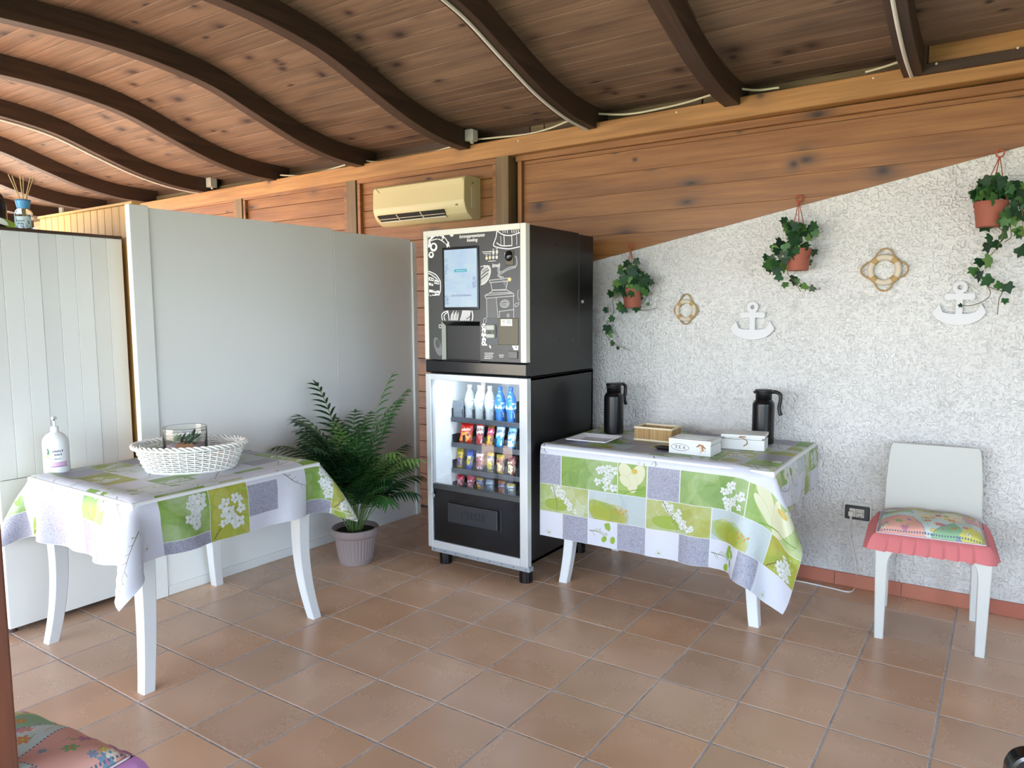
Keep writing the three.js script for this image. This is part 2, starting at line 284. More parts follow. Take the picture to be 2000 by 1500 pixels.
// ---------- white partition, plank cabinet, pine end wall ----------
const PA = [-3.54, -1.93], PB = [-3.49, -3.935];   // (x, z) of the partition's two ends
{
  const dir = Math.atan2(PB[0] - PA[0], -(PB[1] - PA[1])), L = Math.hypot(PB[0] - PA[0], PB[1] - PA[1]);
  const p = struct('wall_partition', 'white painted board partition with a corner post', 'partition');
  p.position.set(PA[0], 0, PA[1]); p.rotation.y = -dir;   // local -z runs along the partition, +x faces the room
  const H = 1.972, z640 = -1.27;
  part('panel', boxUV(span(-0.03, 0, 0.012, H, -0.1, z640 + 0.0015, 0.002), 0, 0), whitePaint, p);
  part('panel', boxUV(span(-0.03, 0.0, 0.012, H - 0.012, z640 - 0.0015, -L + 0.045, 0.002), 0.4, 0), whitePaint2, p);
  part('corner_post', span(-0.028, 0.012, 0.0, H + 0.008, -0.097, 0, 0.004), whitePaint, p);
  part('corner_post', span(-0.04, 0.014, 0.0, H - 0.03, -L + 0.042, -L, 0.004), whitePaint, p);
  part('base_strip', span(-0.02, 0.008, 0, 0.05, -0.1, -L + 0.045, 0.003), whitePaint2, p);

  // pine end wall of vertical boards
  const e = struct('wall_end', 'yellow pine wall of narrow vertical boards', 'panelling');
  for (let i = 0; i < 14; i++) { const x1 = -3.6 - i * 0.071; part('board', boxUV(span(x1 - 0.0695, x1, 0, 1.993, -2.02, -1.995, 0.004), R0() * 2, R0(), 1, 'y'), yellowMats[i % 2], e); }
  part('cap', boxUV(span(-3.6 - 14 * 0.071, -3.6, 1.993, 2.006, -2.03, -1.985, 0.002), 0, 0), yellowMats[0], e);

  // tall cabinet of white boards in front of it
  const t = thing('plank_cabinet', 'tall white plank cabinet with dark wooden top beside the partition', 'cabinet', [-3.68, 0, -1.36]);
  const zEnd = -0.608, H2 = 1.822;
  for (let i = 0; i < 8; i++) { const z0 = -0.0 - i * 0.076; part('plank', boxUV(span(-0.03, 0.002 * ((i * 7) % 3) * 0.4, 0.715, H2, z0 - 0.075, z0, 0.0014), 0, 0.3 * i, 1, 'y'), i % 3 ? whitePaint : whitePaint2, t); }
  part('lower_panel', span(-0.03, 0.0, 0.03, 0.712, zEnd, 0, 0.003), whitePaint, t);
  part('carcass', span(-0.6, -0.031, 0.03, H2 - 0.004, zEnd + 0.005, -0.005, 0.003), darkTrimMat, t);
  part('top_board', boxUV(span(-0.62, 0.012, H2, H2 + 0.014, zEnd + 0.002, 0.01, 0.003), 0, 0), darkTrimMat, t);
  for (const [x, z] of [[-0.05, -0.03], [-0.05, zEnd + 0.03], [-0.57, -0.03], [-0.57, zEnd + 0.03]]) part('foot', cyl(0.018, 0.018, 0.031, 12, x, 0, z), darkTrimMat, t);
}

// ---------- vending machines ----------
const zv = -3.145, vx0 = -2.725, vx1 = -2.043, vback = -3.87, ySeam = 1.112, yTop = 1.9;
const blackBody = M([10, 10, 11], 0.34), blackGloss = M([14, 15, 17], 0.16), aluMat = M([206, 210, 210], 0.35, { metalness: 0.35 }), ivoryMat = M([216, 216, 202], 0.35), darkGrey = M([62, 66, 68], 0.45), oliveMat = M([82, 74, 52], 0.4);
const pxPath = (x, pts, f, close) => { x.beginPath(); pts.forEach((p, i) => { const q = f(...p); i ? x.lineTo(...q) : x.moveTo(...q); }); if (close) x.closePath(); };
const pxCurve = (x, pts, f) => { const q = pts.map(p => f(...p)); x.beginPath(); x.moveTo(...q[0]); for (let i = 1; i < q.length - 1; i++) { const m = [(q[i][0] + q[i + 1][0]) / 2, (q[i][1] + q[i + 1][1]) / 2]; x.quadraticCurveTo(...q[i], ...(i === q.length - 2 ? q[i + 1] : m)); } x.stroke(); };
{
  const W = vx1 - vx0, cxm = (vx0 + vx1) / 2;
  const t = thing('coffee_machine', 'black hot drinks vending machine with touch screen and chalk drawings', 'vending machine', [cxm, ySeam, vback]);
  const P = (g) => g.translate(-cxm, -ySeam, -vback);
  const c7 = (x, y) => [820 + x / 4.839, 430 + y / 4.839];
  const zS = -3.697;
  part('body', P(span(vx0 + 0.01, vx1, ySeam + 0.003, yTop - 0.006, zS + 0.003, zv - 0.035, 0.004)), blackBody, t);
  part('rear_body', P(span(vx0 + 0.01, vx1 - 0.002, ySeam + 0.003, yTop - 0.012, vback, zS - 0.003, 0.004)), blackBody, t);
  for (const [x, y] of [[1065, 225], [1285, 235], [1065, 770], [1290, 540], [1290, 1035], [1320, 1140], [1445, 1130], [1065, 1305]]) { const q = onX(...c7(x, y), vx1), s = part('rivet', P(new THREE.SphereGeometry(0.006, 8, 6).scale(0.3, 1, 1).translate(q.x, q.y, q.z)), blackGloss, t); }
  { const q = onX(...c7(1535, 770), vx1); part('side_lock', P(new THREE.CylinderGeometry(0.009, 0.009, 0.008, 14).rotateZ(Math.PI / 2).translate(q.x + 0.002, q.y, q.z)), aluMat, t); }
  // door: frame + printed panel with an opening for the cup bay
  const fy0 = 1.19, fL = vx0, fR = vx1;
  const opx = (x, y) => { const q = onZ(...c7(x, y), zv); return [q.x, q.y]; };
  const A = opx(200, 957), B = opx(565, 955), C = opx(565, 1338);
  const bay = { x0: A[0], x1: B[0], y1: A[1], y0: fy0 };
  const px0 = fL + 0.029, px1 = fR - 0.035, py1 = yTop - 0.029;
  const sh = new THREE.Shape([[px0, fy0], [bay.x0, fy0], [bay.x0, bay.y1], [bay.x1, bay.y1], [bay.x1, fy0], [px1, fy0], [px1, py1], [px0, py1]].map(p => new THREE.Vector2(...p)));
  const g = new THREE.ExtrudeGeometry(sh, { depth: 0.01, bevelEnabled: false }); g.translate(0, 0, zv - 0.012);
  const uv = g.attributes.uv, pos = g.attributes.position; for (let i = 0; i < uv.count; i++) uv.setXY(i, (pos.getX(i) - px0) / (px1 - px0), (pos.getY(i) - fy0) / (py1 - fy0));
  const CW = 1180, CH = Math.round(CW * (py1 - fy0) / (px1 - px0));
  const art = canvasTex(CW, CH, (x) => {
    const k = CW / (px1 - px0), f = (a, b) => { const q = opx(a, b); return [(q[0] - px0) * k, (py1 - q[1]) * k]; };
    const u = k / 1429 * 3.9 / 4.839;   // one crop pixel on the canvas
    x.fillStyle = '#3a3b39'; x.fillRect(0, 0, CW, CH);
    const r = rng(77); for (let i = 0; i < 9000; i++) { x.fillStyle = `rgba(${r() > 0.5 ? '255,255,255' : '0,0,0'},${0.03 * r()})`; x.fillRect(r() * CW, r() * CH, 3 + r() * 26, 2); }
    const st = (c, w) => { x.strokeStyle = c; x.lineWidth = w * u; x.lineCap = 'round'; x.lineJoin = 'round'; };
    const W1 = '#f1f1ea', G1 = '#a3a49f', G2 = '#77787a';
    // flourish
    st(W1, 9); pxCurve(x, [[72, 215], [120, 150], [200, 140], [262, 190], [280, 262]], f); pxCurve(x, [[90, 200], [150, 172], [210, 190], [258, 240]], f); pxCurve(x, [[72, 165], [110, 150], [135, 128]], f); pxCurve(x, [[78, 190], [140, 140], [205, 132]], f);
    x.fillStyle = W1; for (const [a, b, ra, rb] of [[112, 160, 14, 24], [160, 140, 22, 14], [215, 165, 12, 26], [262, 232, 12, 30], [298, 135, 24, 20], [88, 232, 16, 30]]) { const q = f(a, b); x.beginPath(); x.ellipse(q[0], q[1], ra * u, rb * u, 0.4, 0, 7); x.fill(); }
    for (const [a, b, ra, ri] of [[128, 255, 46, 24], [105, 328, 34, 15]]) { const q = f(a, b); x.fillStyle = W1; x.beginPath(); x.ellipse(q[0], q[1], ra * u, ra * 0.92 * u, 0, 0, 7); x.fill(); x.fillStyle = '#33342f'; x.beginPath(); x.ellipse(q[0], q[1] - 4 * u, ri * u, ri * u, 0, 0, 7); x.fill(); }
    st('#33342f', 6); pxCurve(x, [[150, 150], [180, 190], [190, 260]], f); pxCurve(x, [[200, 160], [235, 195], [245, 250]], f);
    // lettering
    x.fillStyle = '#f4f3ee'; x.textAlign = 'center'; x.textBaseline = 'middle';
    const text = (s, a, b, size, wmax, font = 'italic bold', fam = 'sans-serif', col = '#f4f3ee') => { const q = f(a, b); x.fillStyle = col; x.font = `${font} ${Math.round(size * u)}px ${fam}`; x.fillText(s, q[0], q[1], wmax ? wmax * u : undefined); };
    text('Eurorappresentanze', 488, 148, 40, 300); text('Vending', 490, 188, 38, 130);
    // cake
    st(W1, 9); pxCurve(x, [[726, 92], [722, 150], [706, 195], [690, 232], [700, 248], [735, 258], [800, 270], [860, 272], [940, 250]], f); pxCurve(x, [[726, 96], [760, 130], [820, 146], [880, 142], [940, 118]], f); pxCurve(x, [[725, 215], [752, 238], [800, 246], [860, 240]], f);
    for (const [a, b0, b1, w] of [[762, 150, 236, 4], [793, 145, 238, 7], [866, 146, 240, 7], [912, 140, 236, 4]]) { st(W1, w); pxCurve(x, [[a, b0], [a + 3, (b0 + b1) / 2], [a + 2, b1]], f); }
    st(W1, 6); for (const a of [780, 800, 822, 865, 885, 905, 925]) pxCurve(x, [[a, 74], [a + 2, 95], [a + 4, 118]], f);
    // accepted coins
    for (const [a, b, c] of [[693, 302, '#f0ecd4'], [726, 299, '#ebe8d8'], [629, 358, '#e9e2bc'], [660, 354, '#e8d9a0'], [692, 352, '#dcdcd6'], [724, 350, '#e6e3d4']]) { const q = f(a, b); x.fillStyle = c; x.beginPath(); x.ellipse(q[0], q[1], 13 * u, 16 * u, 0, 0, 7); x.fill(); x.fillStyle = '#8f8a74'; x.beginPath(); x.ellipse(q[0], q[1], 5 * u, 6 * u, 0, 0, 7); x.fill(); x.fillStyle = '#d9d9d2'; x.fillRect(q[0] - 11 * u, q[1] - 30 * u, 22 * u, 6 * u); }
    st('#e8e8e2', 6); pxCurve(x, [[590, 300], [640, 298], [676, 294]], f); st('#e8e8e2', 5); pxCurve(x, [[598, 316], [630, 315], [672, 310]], f); pxCurve(x, [[645, 388], [680, 386], [714, 384]], f);
    text('break', 718, 428, 46, 92, 'italic bold', 'serif'); { const q = f(630, 432); marks(x, q[0], q[1], 66 * u, 24 * u, '#f4f3ee', 9); }
    // coffee bean
    { const q = f(612, 520); x.save(); x.beginPath(); x.rect(f(570, 0)[0], 0, 400, CH); x.clip(); x.translate(q[0], q[1]); x.rotate(0.55); x.fillStyle = '#b2b2ac'; x.beginPath(); x.ellipse(0, 0, 58 * u, 100 * u, 0, 0, 7); x.fill(); x.restore(); st('#3c3d3a', 11); pxCurve(x, [[585, 520], [610, 490], [650, 470]], f); pxCurve(x, [[578, 555], [605, 530], [640, 505]], f); st('#3c3d3a', 7); pxCurve(x, [[590, 490], [612, 468], [640, 452]], f); st('#dcdcd6', 6); pxCurve(x, [[572, 440], [610, 425], [650, 440], [664, 490], [650, 550], [610, 598], [572, 612]], f); }
    // grinder
    st(G1, 8); pxCurve(x, [[900, 340], [912, 345], [916, 395], [914, 436], [860, 440], [810, 462], [770, 492], [748, 490]], f); pxCurve(x, [[905, 445], [850, 460], [800, 484], [765, 508]], f);
    st(G1, 9); pxCurve(x, [[745, 440], [728, 475], [748, 500], [726, 530], [770, 545]], f); pxCurve(x, [[752, 430], [745, 470], [760, 500], [742, 528], [790, 540]], f);
    st(G1, 9); pxPath(x, [[655, 568], [835, 548], [828, 575], [662, 590]], f, true); x.stroke(); pxPath(x, [[668, 590], [680, 660], [812, 655], [828, 575]], f); x.stroke();
    st(G2, 7); for (let i = 0; i < 5; i++) pxCurve(x, [[770 + i * 9, 565 + i * 16], [790 + i * 4, 575 + i * 14], [815, 570 + i * 14]], f);
    st(G1, 8); pxPath(x, [[655, 690], [690, 664], [820, 660], [862, 684]], f); x.stroke(); pxPath(x, [[612, 712], [880, 692], [890, 716], [622, 738]], f, true); x.stroke(); pxPath(x, [[622, 705], [660, 690], [860, 682], [884, 696]], f); x.stroke();
    st(G1, 7); pxPath(x, [[628, 738], [632, 925]], f); x.stroke(); pxPath(x, [[720, 735], [738, 925]], f); x.stroke(); pxPath(x, [[882, 720], [885, 850]], f); x.stroke(); pxPath(x, [[745, 862], [885, 846], [885, 930]], f); x.stroke(); pxPath(x, [[752, 862], [750, 930]], f); x.stroke();
    x.fillStyle = 'rgba(150,150,146,0.25)'; pxPath(x, [[630, 740], [720, 736], [736, 930], [634, 930]], f, true); x.fill();
    { const q = f(800, 790); st(G1, 7); x.beginPath(); x.ellipse(q[0], q[1], 50 * u, 34 * u, -0.1, 0, 7); x.stroke(); x.beginPath(); x.ellipse(q[0], q[1], 36 * u, 22 * u, -0.1, 0, 7); x.stroke(); marks(x, q[0], q[1], 44 * u, 18 * u, '#a3a49f', 4); const k2 = f(832, 900); x.beginPath(); x.arc(k2[0], k2[1], 12 * u, 0, 7); x.stroke(); }
    { const q = f(846, 560); x.fillStyle = '#d8c268'; x.beginPath(); x.arc(q[0], q[1], 18 * u, 0, 7); x.fill(); x.fillStyle = '#efe2a0'; x.beginPath(); x.arc(q[0], q[1], 9 * u, 0, 7); x.fill(); }
    st('#a9aaa5', 6); pxCurve(x, [[930, 660], [918, 690], [925, 735], [935, 760]], f); pxCurve(x, [[935, 780], [900, 785], [893, 815], [915, 818], [935, 790]], f);
    // van drawing at the left
    st(W1, 10); pxCurve(x, [[78, 482], [130, 500], [170, 535], [192, 580]], f); pxCurve(x, [[78, 500], [120, 520], [165, 560]], f); pxCurve(x, [[192, 580], [196, 650], [185, 700], [140, 712], [80, 705]], f);
    x.fillStyle = W1; for (const [a, b, w, h] of [[82, 535, 46, 34], [136, 560, 44, 40], [84, 590, 40, 24], [86, 655, 96, 26], [140, 690, 44, 14]]) { pxPath(x, [[a, b], [a + w, b + 12], [a + w, b + h + 8], [a, b + h]], f, true); x.fill(); }
    x.fillStyle = '#2e2f2b'; for (const [a, b, w, h] of [[92, 545, 12, 16], [110, 550, 10, 16], [146, 575, 10, 18], [164, 580, 10, 18], [100, 600, 16, 8], [120, 662, 40, 8]]) { pxPath(x, [[a, b], [a + w, b + 3], [a + w, b + h + 2], [a, b + h]], f, true); x.fill(); }
    { const q = f(100, 714); x.fillStyle = '#1c1d1b'; x.beginPath(); x.arc(q[0], q[1], 18 * u, 0, 7); x.fill(); x.fillStyle = W1; x.beginPath(); x.arc(q[0], q[1], 8 * u, 0, 7); x.fill(); }
    // strokes under the screen
    st(W1, 9); pxCurve(x, [[262, 858], [215, 870], [200, 905], [212, 945]], f); pxCurve(x, [[262, 870], [235, 885], [222, 915], [236, 945]], f); pxCurve(x, [[262, 858], [268, 900], [276, 945]], f); st(W1, 6); for (let i = 0; i < 8; i++) pxCurve(x, [[290 + i * 9, 945], [292 + i * 10, 920 - (i % 3) * 22], [297 + i * 9, 890 - (i % 3) * 16]], f); st(W1, 12); for (let i = 0; i < 6; i++) pxCurve(x, [[382 + i * 16, 945], [398 + i * 13, 900], [404 + i * 14, 858]], f); pxCurve(x, [[490, 860], [505, 900], [492, 945]], f); st('#33342f', 9); pxCurve(x, [[440, 935], [465, 915], [488, 895]], f);
    // small loop and bean beside the bay
    st(W1, 6); { const q = f(190, 1003); x.beginPath(); x.arc(q[0], q[1], 16 * u, 0, 7); x.stroke(); }
    { const q = f(168, 1195); x.save(); x.translate(q[0], q[1]); x.rotate(-0.35); x.fillStyle = '#6d6e72'; x.beginPath(); x.ellipse(0, 0, 44 * u, 96 * u, 0, 0, 7); x.fill(); x.fillStyle = '#45473f'; x.beginPath(); x.ellipse(8 * u, -28 * u, 28 * u, 44 * u, 0.2, 0, 7); x.fill(); x.restore(); }
    // blossom column right of the bay
    x.fillStyle = W1; for (const [a, b, ra, rb] of [[602, 1000, 26, 24], [604, 1040, 24, 26], [602, 1085, 27, 27], [604, 1130, 24, 26], [600, 1165, 24, 22], [625, 1178, 10, 10]]) { const q = f(a, b); x.beginPath(); x.ellipse(q[0], q[1], ra * u, rb * u, 0, 0, 7); x.fill(); }
    x.fillStyle = '#2c2d29'; for (const [a, b] of [[592, 995], [616, 998], [604, 1012], [598, 1050], [604, 1066], [590, 1105], [612, 1104], [606, 1140], [598, 1165]]) { const q = f(a, b); x.beginPath(); x.ellipse(q[0], q[1], 7 * u, 9 * u, 0.4, 0, 7); x.fill(); }
    st('#b8b9b4', 5); pxCurve(x, [[600, 970], [598, 930], [622, 922], [628, 950], [618, 972]], f);
    x.fillStyle = W1; { const q = f(662, 1196); x.save(); x.translate(...q); x.rotate(-0.5); x.beginPath(); x.ellipse(0, 0, 8 * u, 18 * u, 0, 0, 7); x.fill(); x.restore(); } pxPath(x, [[868, 1186], [930, 1186], [926, 1228], [888, 1228]], f, true); x.fill(); x.fillStyle = '#55564f'; pxPath(x, [[900, 1192], [915, 1192], [912, 1212], [904, 1212]], f, true); x.fill();
    // notices
    for (const [a, b, w] of [[650, 1256, 108], [648, 1273, 92], [648, 1290, 100], [645, 1306, 94], [768, 1275, 56], [768, 1292, 42]]) { const q = f(a, b); marks(x, q[0], q[1], w * u, 11 * u, '#dcdcd8', b); }
  });
  part('front_panel', P(g), M([255, 255, 255], 0.32, { map: art }), t);
  // ivory door frame
  part('door_frame', P(merge([span(fL, fL + 0.03, fy0, yTop, zv - 0.035, zv + 0.004, 0.004), span(fR - 0.036, fR, fy0, yTop, zv - 0.035, zv + 0.004, 0.004), span(fL + 0.03, fR - 0.036, yTop - 0.03, yTop, zv - 0.035, zv + 0.004, 0.002)])), ivoryMat, t);
  part('base_band', P(span(fL, fR, ySeam + 0.004, fy0 - 0.004, zv - 0.035, zv + 0.002, 0.008)), blackGloss, t);
  // cup bay
  const D = 0.075, zi = zv - D, slope = 0.055;
  const quad = (a, b, c, d) => { const q = new THREE.BufferGeometry(); q.setAttribute('position', new THREE.Float32BufferAttribute([...a, ...b, ...c, ...a, ...c, ...d], 3)); q.setAttribute('uv', new THREE.Float32BufferAttribute([0, 0, 1, 0, 1, 1, 0, 0, 1, 1, 0, 1], 2)); q.computeVertexNormals(); return q; };
  const by = bay.y0, bx0 = bay.x0, bx1 = bay.x1, by1 = bay.y1;
  part('bay_side', P(quad([bx0, by, zv - 0.004], [bx0 + 0.012, by, zi], [bx0 + 0.012, by1 - slope, zi], [bx0, by1, zv - 0.004])), M([236, 236, 214], 0.25), t);  // pale colour stands in for the bright reflection on this glossy cheek
  part('bay_side', P(quad([bx1, by, zv - 0.004], [bx1 - 0.012, by, zi], [bx1 - 0.012, by1 - slope, zi], [bx1, by1, zv - 0.004])), blackGloss, t);
  part('bay_hood', P(quad([bx0, by1, zv - 0.004], [bx1, by1, zv - 0.004], [bx1 - 0.012, by1 - slope, zi], [bx0 + 0.012, by1 - slope, zi])), blackGloss, t);
  const door = part('cup_door', P(span(bx0 + 0.012, bx1 - 0.012, by, by1 - slope, zi - 0.012, zi, 0.003)), M([140, 146, 146], 0.3), t);
  const hq = opx(412, 1302); part('grip', P(span(hq[0] - 0.035, hq[0] + 0.038, hq[1] - 0.008, hq[1] + 0.008, zi - 0.002, zi + 0.005, 0.003)), blackBody, door);
  part('bay_floor', P(span(bx0, bx1, by - 0.006, by, zi, zv - 0.003, 0.002)), blackGloss, t);
  // touch screen
  const s0 = opx(215, 262), s1 = opx(562, 846), d0 = opx(236, 285), d1 = opx(550, 820);
  const bez = part('screen_bezel', P(span(s0[0], s1[0], s1[1], s0[1], zv - 0.004, zv + 0.006, 0.004)), blackGloss, t);
  const scr = canvasTex(360, 560, (x, w, h) => {
    x.fillStyle = '#cfe9fb'; x.fillRect(0, 0, w, h); const r = rng(5);
    for (let i = 0; i < 60; i++) { x.fillStyle = `rgba(${r() > 0.5 ? '186,216,252' : '228,246,255'},0.16)`; x.beginPath(); x.ellipse(r() * w, r() * h, 30 + r() * 70, 20 + r() * 60, 0, 0, 7); x.fill(); }
    for (const [cx, y0, y1] of [[24, 90, 300], [22, 450, 530], [335, 270, 370]]) for (let i = 0; i < 34; i++) { x.strokeStyle = `rgba(74,96,140,${0.2 + 0.35 * r()})`; x.lineWidth = 2; x.beginPath(); x.ellipse(cx + (r() - 0.5) * 38, y0 + r() * (y1 - y0), 4 + r() * 10, 4 + r() * 8, r() * 3, 0, 4 + r() * 2); x.stroke(); }
    x.fillStyle = '#3fc0d0'; x.fillRect(112, 192, 138, 28); marks(x, 181, 206, 96, 11, '#e4fbff', 2);
    x.strokeStyle = '#6a6f9a'; x.lineWidth = 2.5; x.beginPath(); x.moveTo(60, 456); x.lineTo(300, 450); x.stroke(); marks(x, 182, 443, 220, 8, '#5b618a', 3);
  });
  const sg = new THREE.PlaneGeometry(d1[0] - d0[0], d0[1] - d1[1]); sg.translate((d0[0] + d1[0]) / 2, (d0[1] + d1[1]) / 2, zv + 0.0067);
  part('display', P(sg), new THREE.MeshStandardMaterial({ color: 0x10141a, roughness: 0.3, emissive: 0xffffff, emissiveMap: scr, emissiveIntensity: 0.85 }), bez);
  // payment hardware
  const rect = (a, b, c, d, z0, z1, r) => { const p = opx(a, b), q = opx(c, d); return span(p[0], q[0], q[1], p[1], zv + z0, zv + z1, r); };
  const cp = part('coin_plate', P(rect(808, 292, 888, 424, -0.004, 0.003, 0.004)), oliveMat, t);
  { const q = opx(845, 338); part('coin_funnel', P(new THREE.SphereGeometry(0.024, 20, 12).scale(1, 1.15, 0.55).translate(q[0], q[1], zv + 0.005)), blackGloss, cp); part('coin_slot', P(span(q[0] - 0.022, q[0] - 0.014, q[1] - 0.004, q[1] + 0.016, zv + 0.003, zv + 0.012, 0.002)), aluMat, cp); }
  const rp = part('reader_plate', P(rect(632, 926, 740, 1182, -0.004, 0.0005, 0.001)), M([74, 79, 82], 0.4), t);
  part('olive_cover', P(rect(738, 926, 932, 1182, -0.004, 0.002, 0.003)), oliveMat, t);
  const rd = part('card_reader', P(rect(640, 988, 720, 1115, -0.002, 0.018, 0.006)), M([178, 182, 170], 0.4), t);
  part('reader_window', P(rect(642, 1035, 718, 1078, 0.012, 0.0195, 0.002)), M([70, 74, 66], 0.3), rd); part('reader_slot', P(rect(662, 1055, 696, 1066, 0.017, 0.0212, 0.002)), blackGloss, rd);
  const stick = canvasTex(220, 130, (x, w, h) => { x.fillStyle = '#e8e8e2'; x.fillRect(0, 0, w, h); marks(x, 52, 40, 72, 28, '#6d6e70', 6); x.fillStyle = '#b9bdb8'; x.fillRect(112, 10, 96, 90); x.fillStyle = '#77797b'; for (let i = 0; i < 5; i++) x.fillRect(16, 66 + i * 11, 80 - i * 8, 4); });
  { const p = opx(768, 936), q = opx(876, 1000), gg = new THREE.BoxGeometry(q[0] - p[0], p[1] - q[1], 0.001).translate((p[0] + q[0]) / 2, (p[1] + q[1]) / 2, zv + 0.003); part('sticker', P(gg), M([255, 255, 255], 0.5, { map: stick }), t); }
  const ch = part('change_tray', P(rect(838, 1236, 926, 1312, -0.004, 0.003, 0.002)), blackGloss, t); part('flap', P(rect(848, 1246, 924, 1304, 0.001, 0.0045, 0.002)), M([88, 90, 90], 0.35), ch);
}
{
  const cxm = (vx0 + vx1) / 2;
  const t = thing('snack_machine', 'black snack vending machine with lit glass front and silver frame', 'vending machine', [cxm, 0, vback]);
  const P = (g) => g.translate(-cxm, 0, -vback);
  const yb = 0.104, yg0 = 0.478, yg1 = 1.072, ix0 = vx0 + 0.036, ix1 = vx1 - 0.045, inner = M([232, 238, 240], 0.4);
  // cabinet as separate walls so that the lit inside is hollow
  part('cabinet', P(merge([span(vx0 + 0.008, vx0 + 0.03, yb + 0.01, ySeam, vback, zv - 0.03, 0.003), span(vx1 - 0.022, vx1, yb + 0.01, ySeam, vback, zv - 0.03, 0.003), span(vx0 + 0.008, vx1, ySeam - 0.02, ySeam, vback, zv - 0.03, 0.003), span(vx0 + 0.008, vx1, yb + 0.01, yb + 0.03, vback, zv - 0.03, 0.003), span(vx0 + 0.008, vx1, yb + 0.01, ySeam, vback, vback + 0.02, 0.003)])), blackBody, t);
  part('liner', P(merge([span(vx0 + 0.031, vx0 + 0.036, 0.36, ySeam - 0.022, vback + 0.03, zv - 0.02, 0), span(vx1 - 0.03, vx1 - 0.025, 0.36, ySeam - 0.022, vback + 0.03, zv - 0.02, 0), span(vx0 + 0.03, vx1 - 0.025, ySeam - 0.028, ySeam - 0.022, vback + 0.03, zv - 0.02, 0), span(vx0 + 0.03, vx1 - 0.025, 0.355, ySeam - 0.022, vback + 0.022, vback + 0.03, 0)])), inner, t);
  part('door_frame', P(merge([span(vx0, vx0 + 0.037, yb, ySeam - 0.003, zv - 0.035, zv + 0.004, 0.004), span(vx1 - 0.046, vx1 + 0.004, yb, ySeam - 0.003, zv - 0.035, zv + 0.004, 0.004), span(vx0 + 0.037, vx1 - 0.046, ySeam - 0.037, ySeam - 0.003, zv - 0.035, zv + 0.004, 0.002), span(vx0 + 0.037, vx1 - 0.046, yb, yb + 0.044, zv - 0.035, zv + 0.004, 0.002)])), aluMat, t);
  part('lower_panel', P(span(ix0, ix1, yb + 0.043, yg0 - 0.03, zv - 0.03, zv - 0.006, 0.003)), blackGloss, t);
  part('glass_rail', P(span(ix0, ix1, yg0 - 0.03, yg0, zv - 0.03, zv - 0.002, 0.003)), darkGrey, t);
  part('glass', P(span(ix0 - 0.004, ix1 + 0.004, yg0, ySeam - 0.036, zv - 0.014, zv - 0.013, 0)), M([255, 255, 255], 0.02, { transmission: 1, thickness: 0, ior: 1.45 }), t);
  // push flap with raised lettering
  const f0 = onZ(876, 980, zv), f1 = onZ(974, 1038, zv);
  part('flap_recess', P(span(f0.x - 0.006, f1.x + 0.02, f1.y - 0.008, f0.y + 0.008, zv - 0.008, zv - 0.003, 0.003)), blackBody, t);
  const fl = part('push_flap', P(span(f0.x, f1.x, f1.y, f0.y, zv - 0.006, zv + 0.012, 0.006)), M([34, 38, 43], 0.35), t);
  const font = await new FontLoader().loadAsync('fonts/droid/droid_sans_bold.typeface.json');
  const tg = new TextGeometry('PUSH', { font, size: 0.047, depth: 0.0025, curveSegments: 4, bevelEnabled: false }); tg.computeBoundingBox(); const tb = tg.boundingBox;
  tg.translate((f0.x + f1.x) / 2 - tb.max.x / 2, (f0.y + f1.y) / 2 - 0.022, zv + 0.0115); part('lettering', P(tg), M([30, 34, 39], 0.3), fl);
  { const q = onZ(846, 967, zv); part('lock', P(new THREE.CylinderGeometry(0.014, 0.014, 0.018, 18).rotateX(Math.PI / 2).translate(q.x, q.y, zv + 0.008)), aluMat, t); }
  const rail = part('bottom_rail', P(span(vx0 + 0.012, vx1 + 0.006, yb - 0.028, yb - 0.001, zv - 0.05, zv - 0.008, 0.003)), M([168, 176, 182], 0.4, { metalness: 0.5 }), t);
  for (let i = 0; i < 9; i++) { const x = vx0 + 0.035 + i * 0.079; part('rivet', P(new THREE.SphereGeometry(0.005, 8, 6).scale(1, 1, 0.4).translate(x, yb - 0.014, zv - 0.007)), M([120, 126, 132], 0.4), rail); }
  for (const [x, z] of [[-2.655, -3.215], [-2.098, -3.215], [-2.655, -3.81], [-2.098, -3.81]]) { part('foot', P(cyl(0.037, 0.037, yb - 0.026, 24, x, 0, z)), blackGloss, t); }
  // trays with dividers and spirals
  const zt = -3.318, trays = [0.838, 0.688, 0.536, 0.405], tm = M([44, 48, 53], 0.4, { metalness: 0.2 }), clear = M([236, 242, 246], 0.05, { transmission: 1, thickness: 0 });
  const tx0 = vx0 + 0.045, tx1 = vx1 - 0.04;
  trays.forEach((y, i) => {
    const tray = part('tray', P(span(tx0, tx1, y - 0.012, y - 0.006, vback + 0.05, zt, 0.002)), tm, t);
    part('price_rail', P(span(tx0, tx1, y - 0.024, y + 0.006, zt, zt + 0.006, 0.002)), M([62, 67, 74], 0.3), tray);
    const n = 8; for (let k = 0; k <= n; k++) { const x = tx0 + (tx1 - tx0) * k / n; part('divider', P(span(x - 0.0015, x + 0.0015, y - 0.006, y + (i === 0 ? 0.055 : 0.05), vback + 0.06, zt - 0.004, 0.001)), tm, tray); }
    for (let k = 0; k < n; k++) { const x = tx0 + (tx1 - tx0) * (k + 0.5) / n, pts = []; for (let a = 0; a <= 30; a++) pts.push([x + 0.03 * Math.cos(a * 0.9), y + 0.03 + 0.03 * Math.sin(a * 0.9), zt - 0.004 - a * 0.012]); part('spiral', P(tube(pts, 0.0016, 70, 4)), M([170, 176, 182], 0.25, { metalness: 0.7 }), tray); }
  });
  // tall white guard plate at the left end of the top tray
  part('blank_plate', P(span(tx0 + 0.004, tx0 + 0.08, trays[0], trays[0] + 0.1, zt - 0.012, zt - 0.008, 0.002)), M([104, 112, 122], 0.4), t);
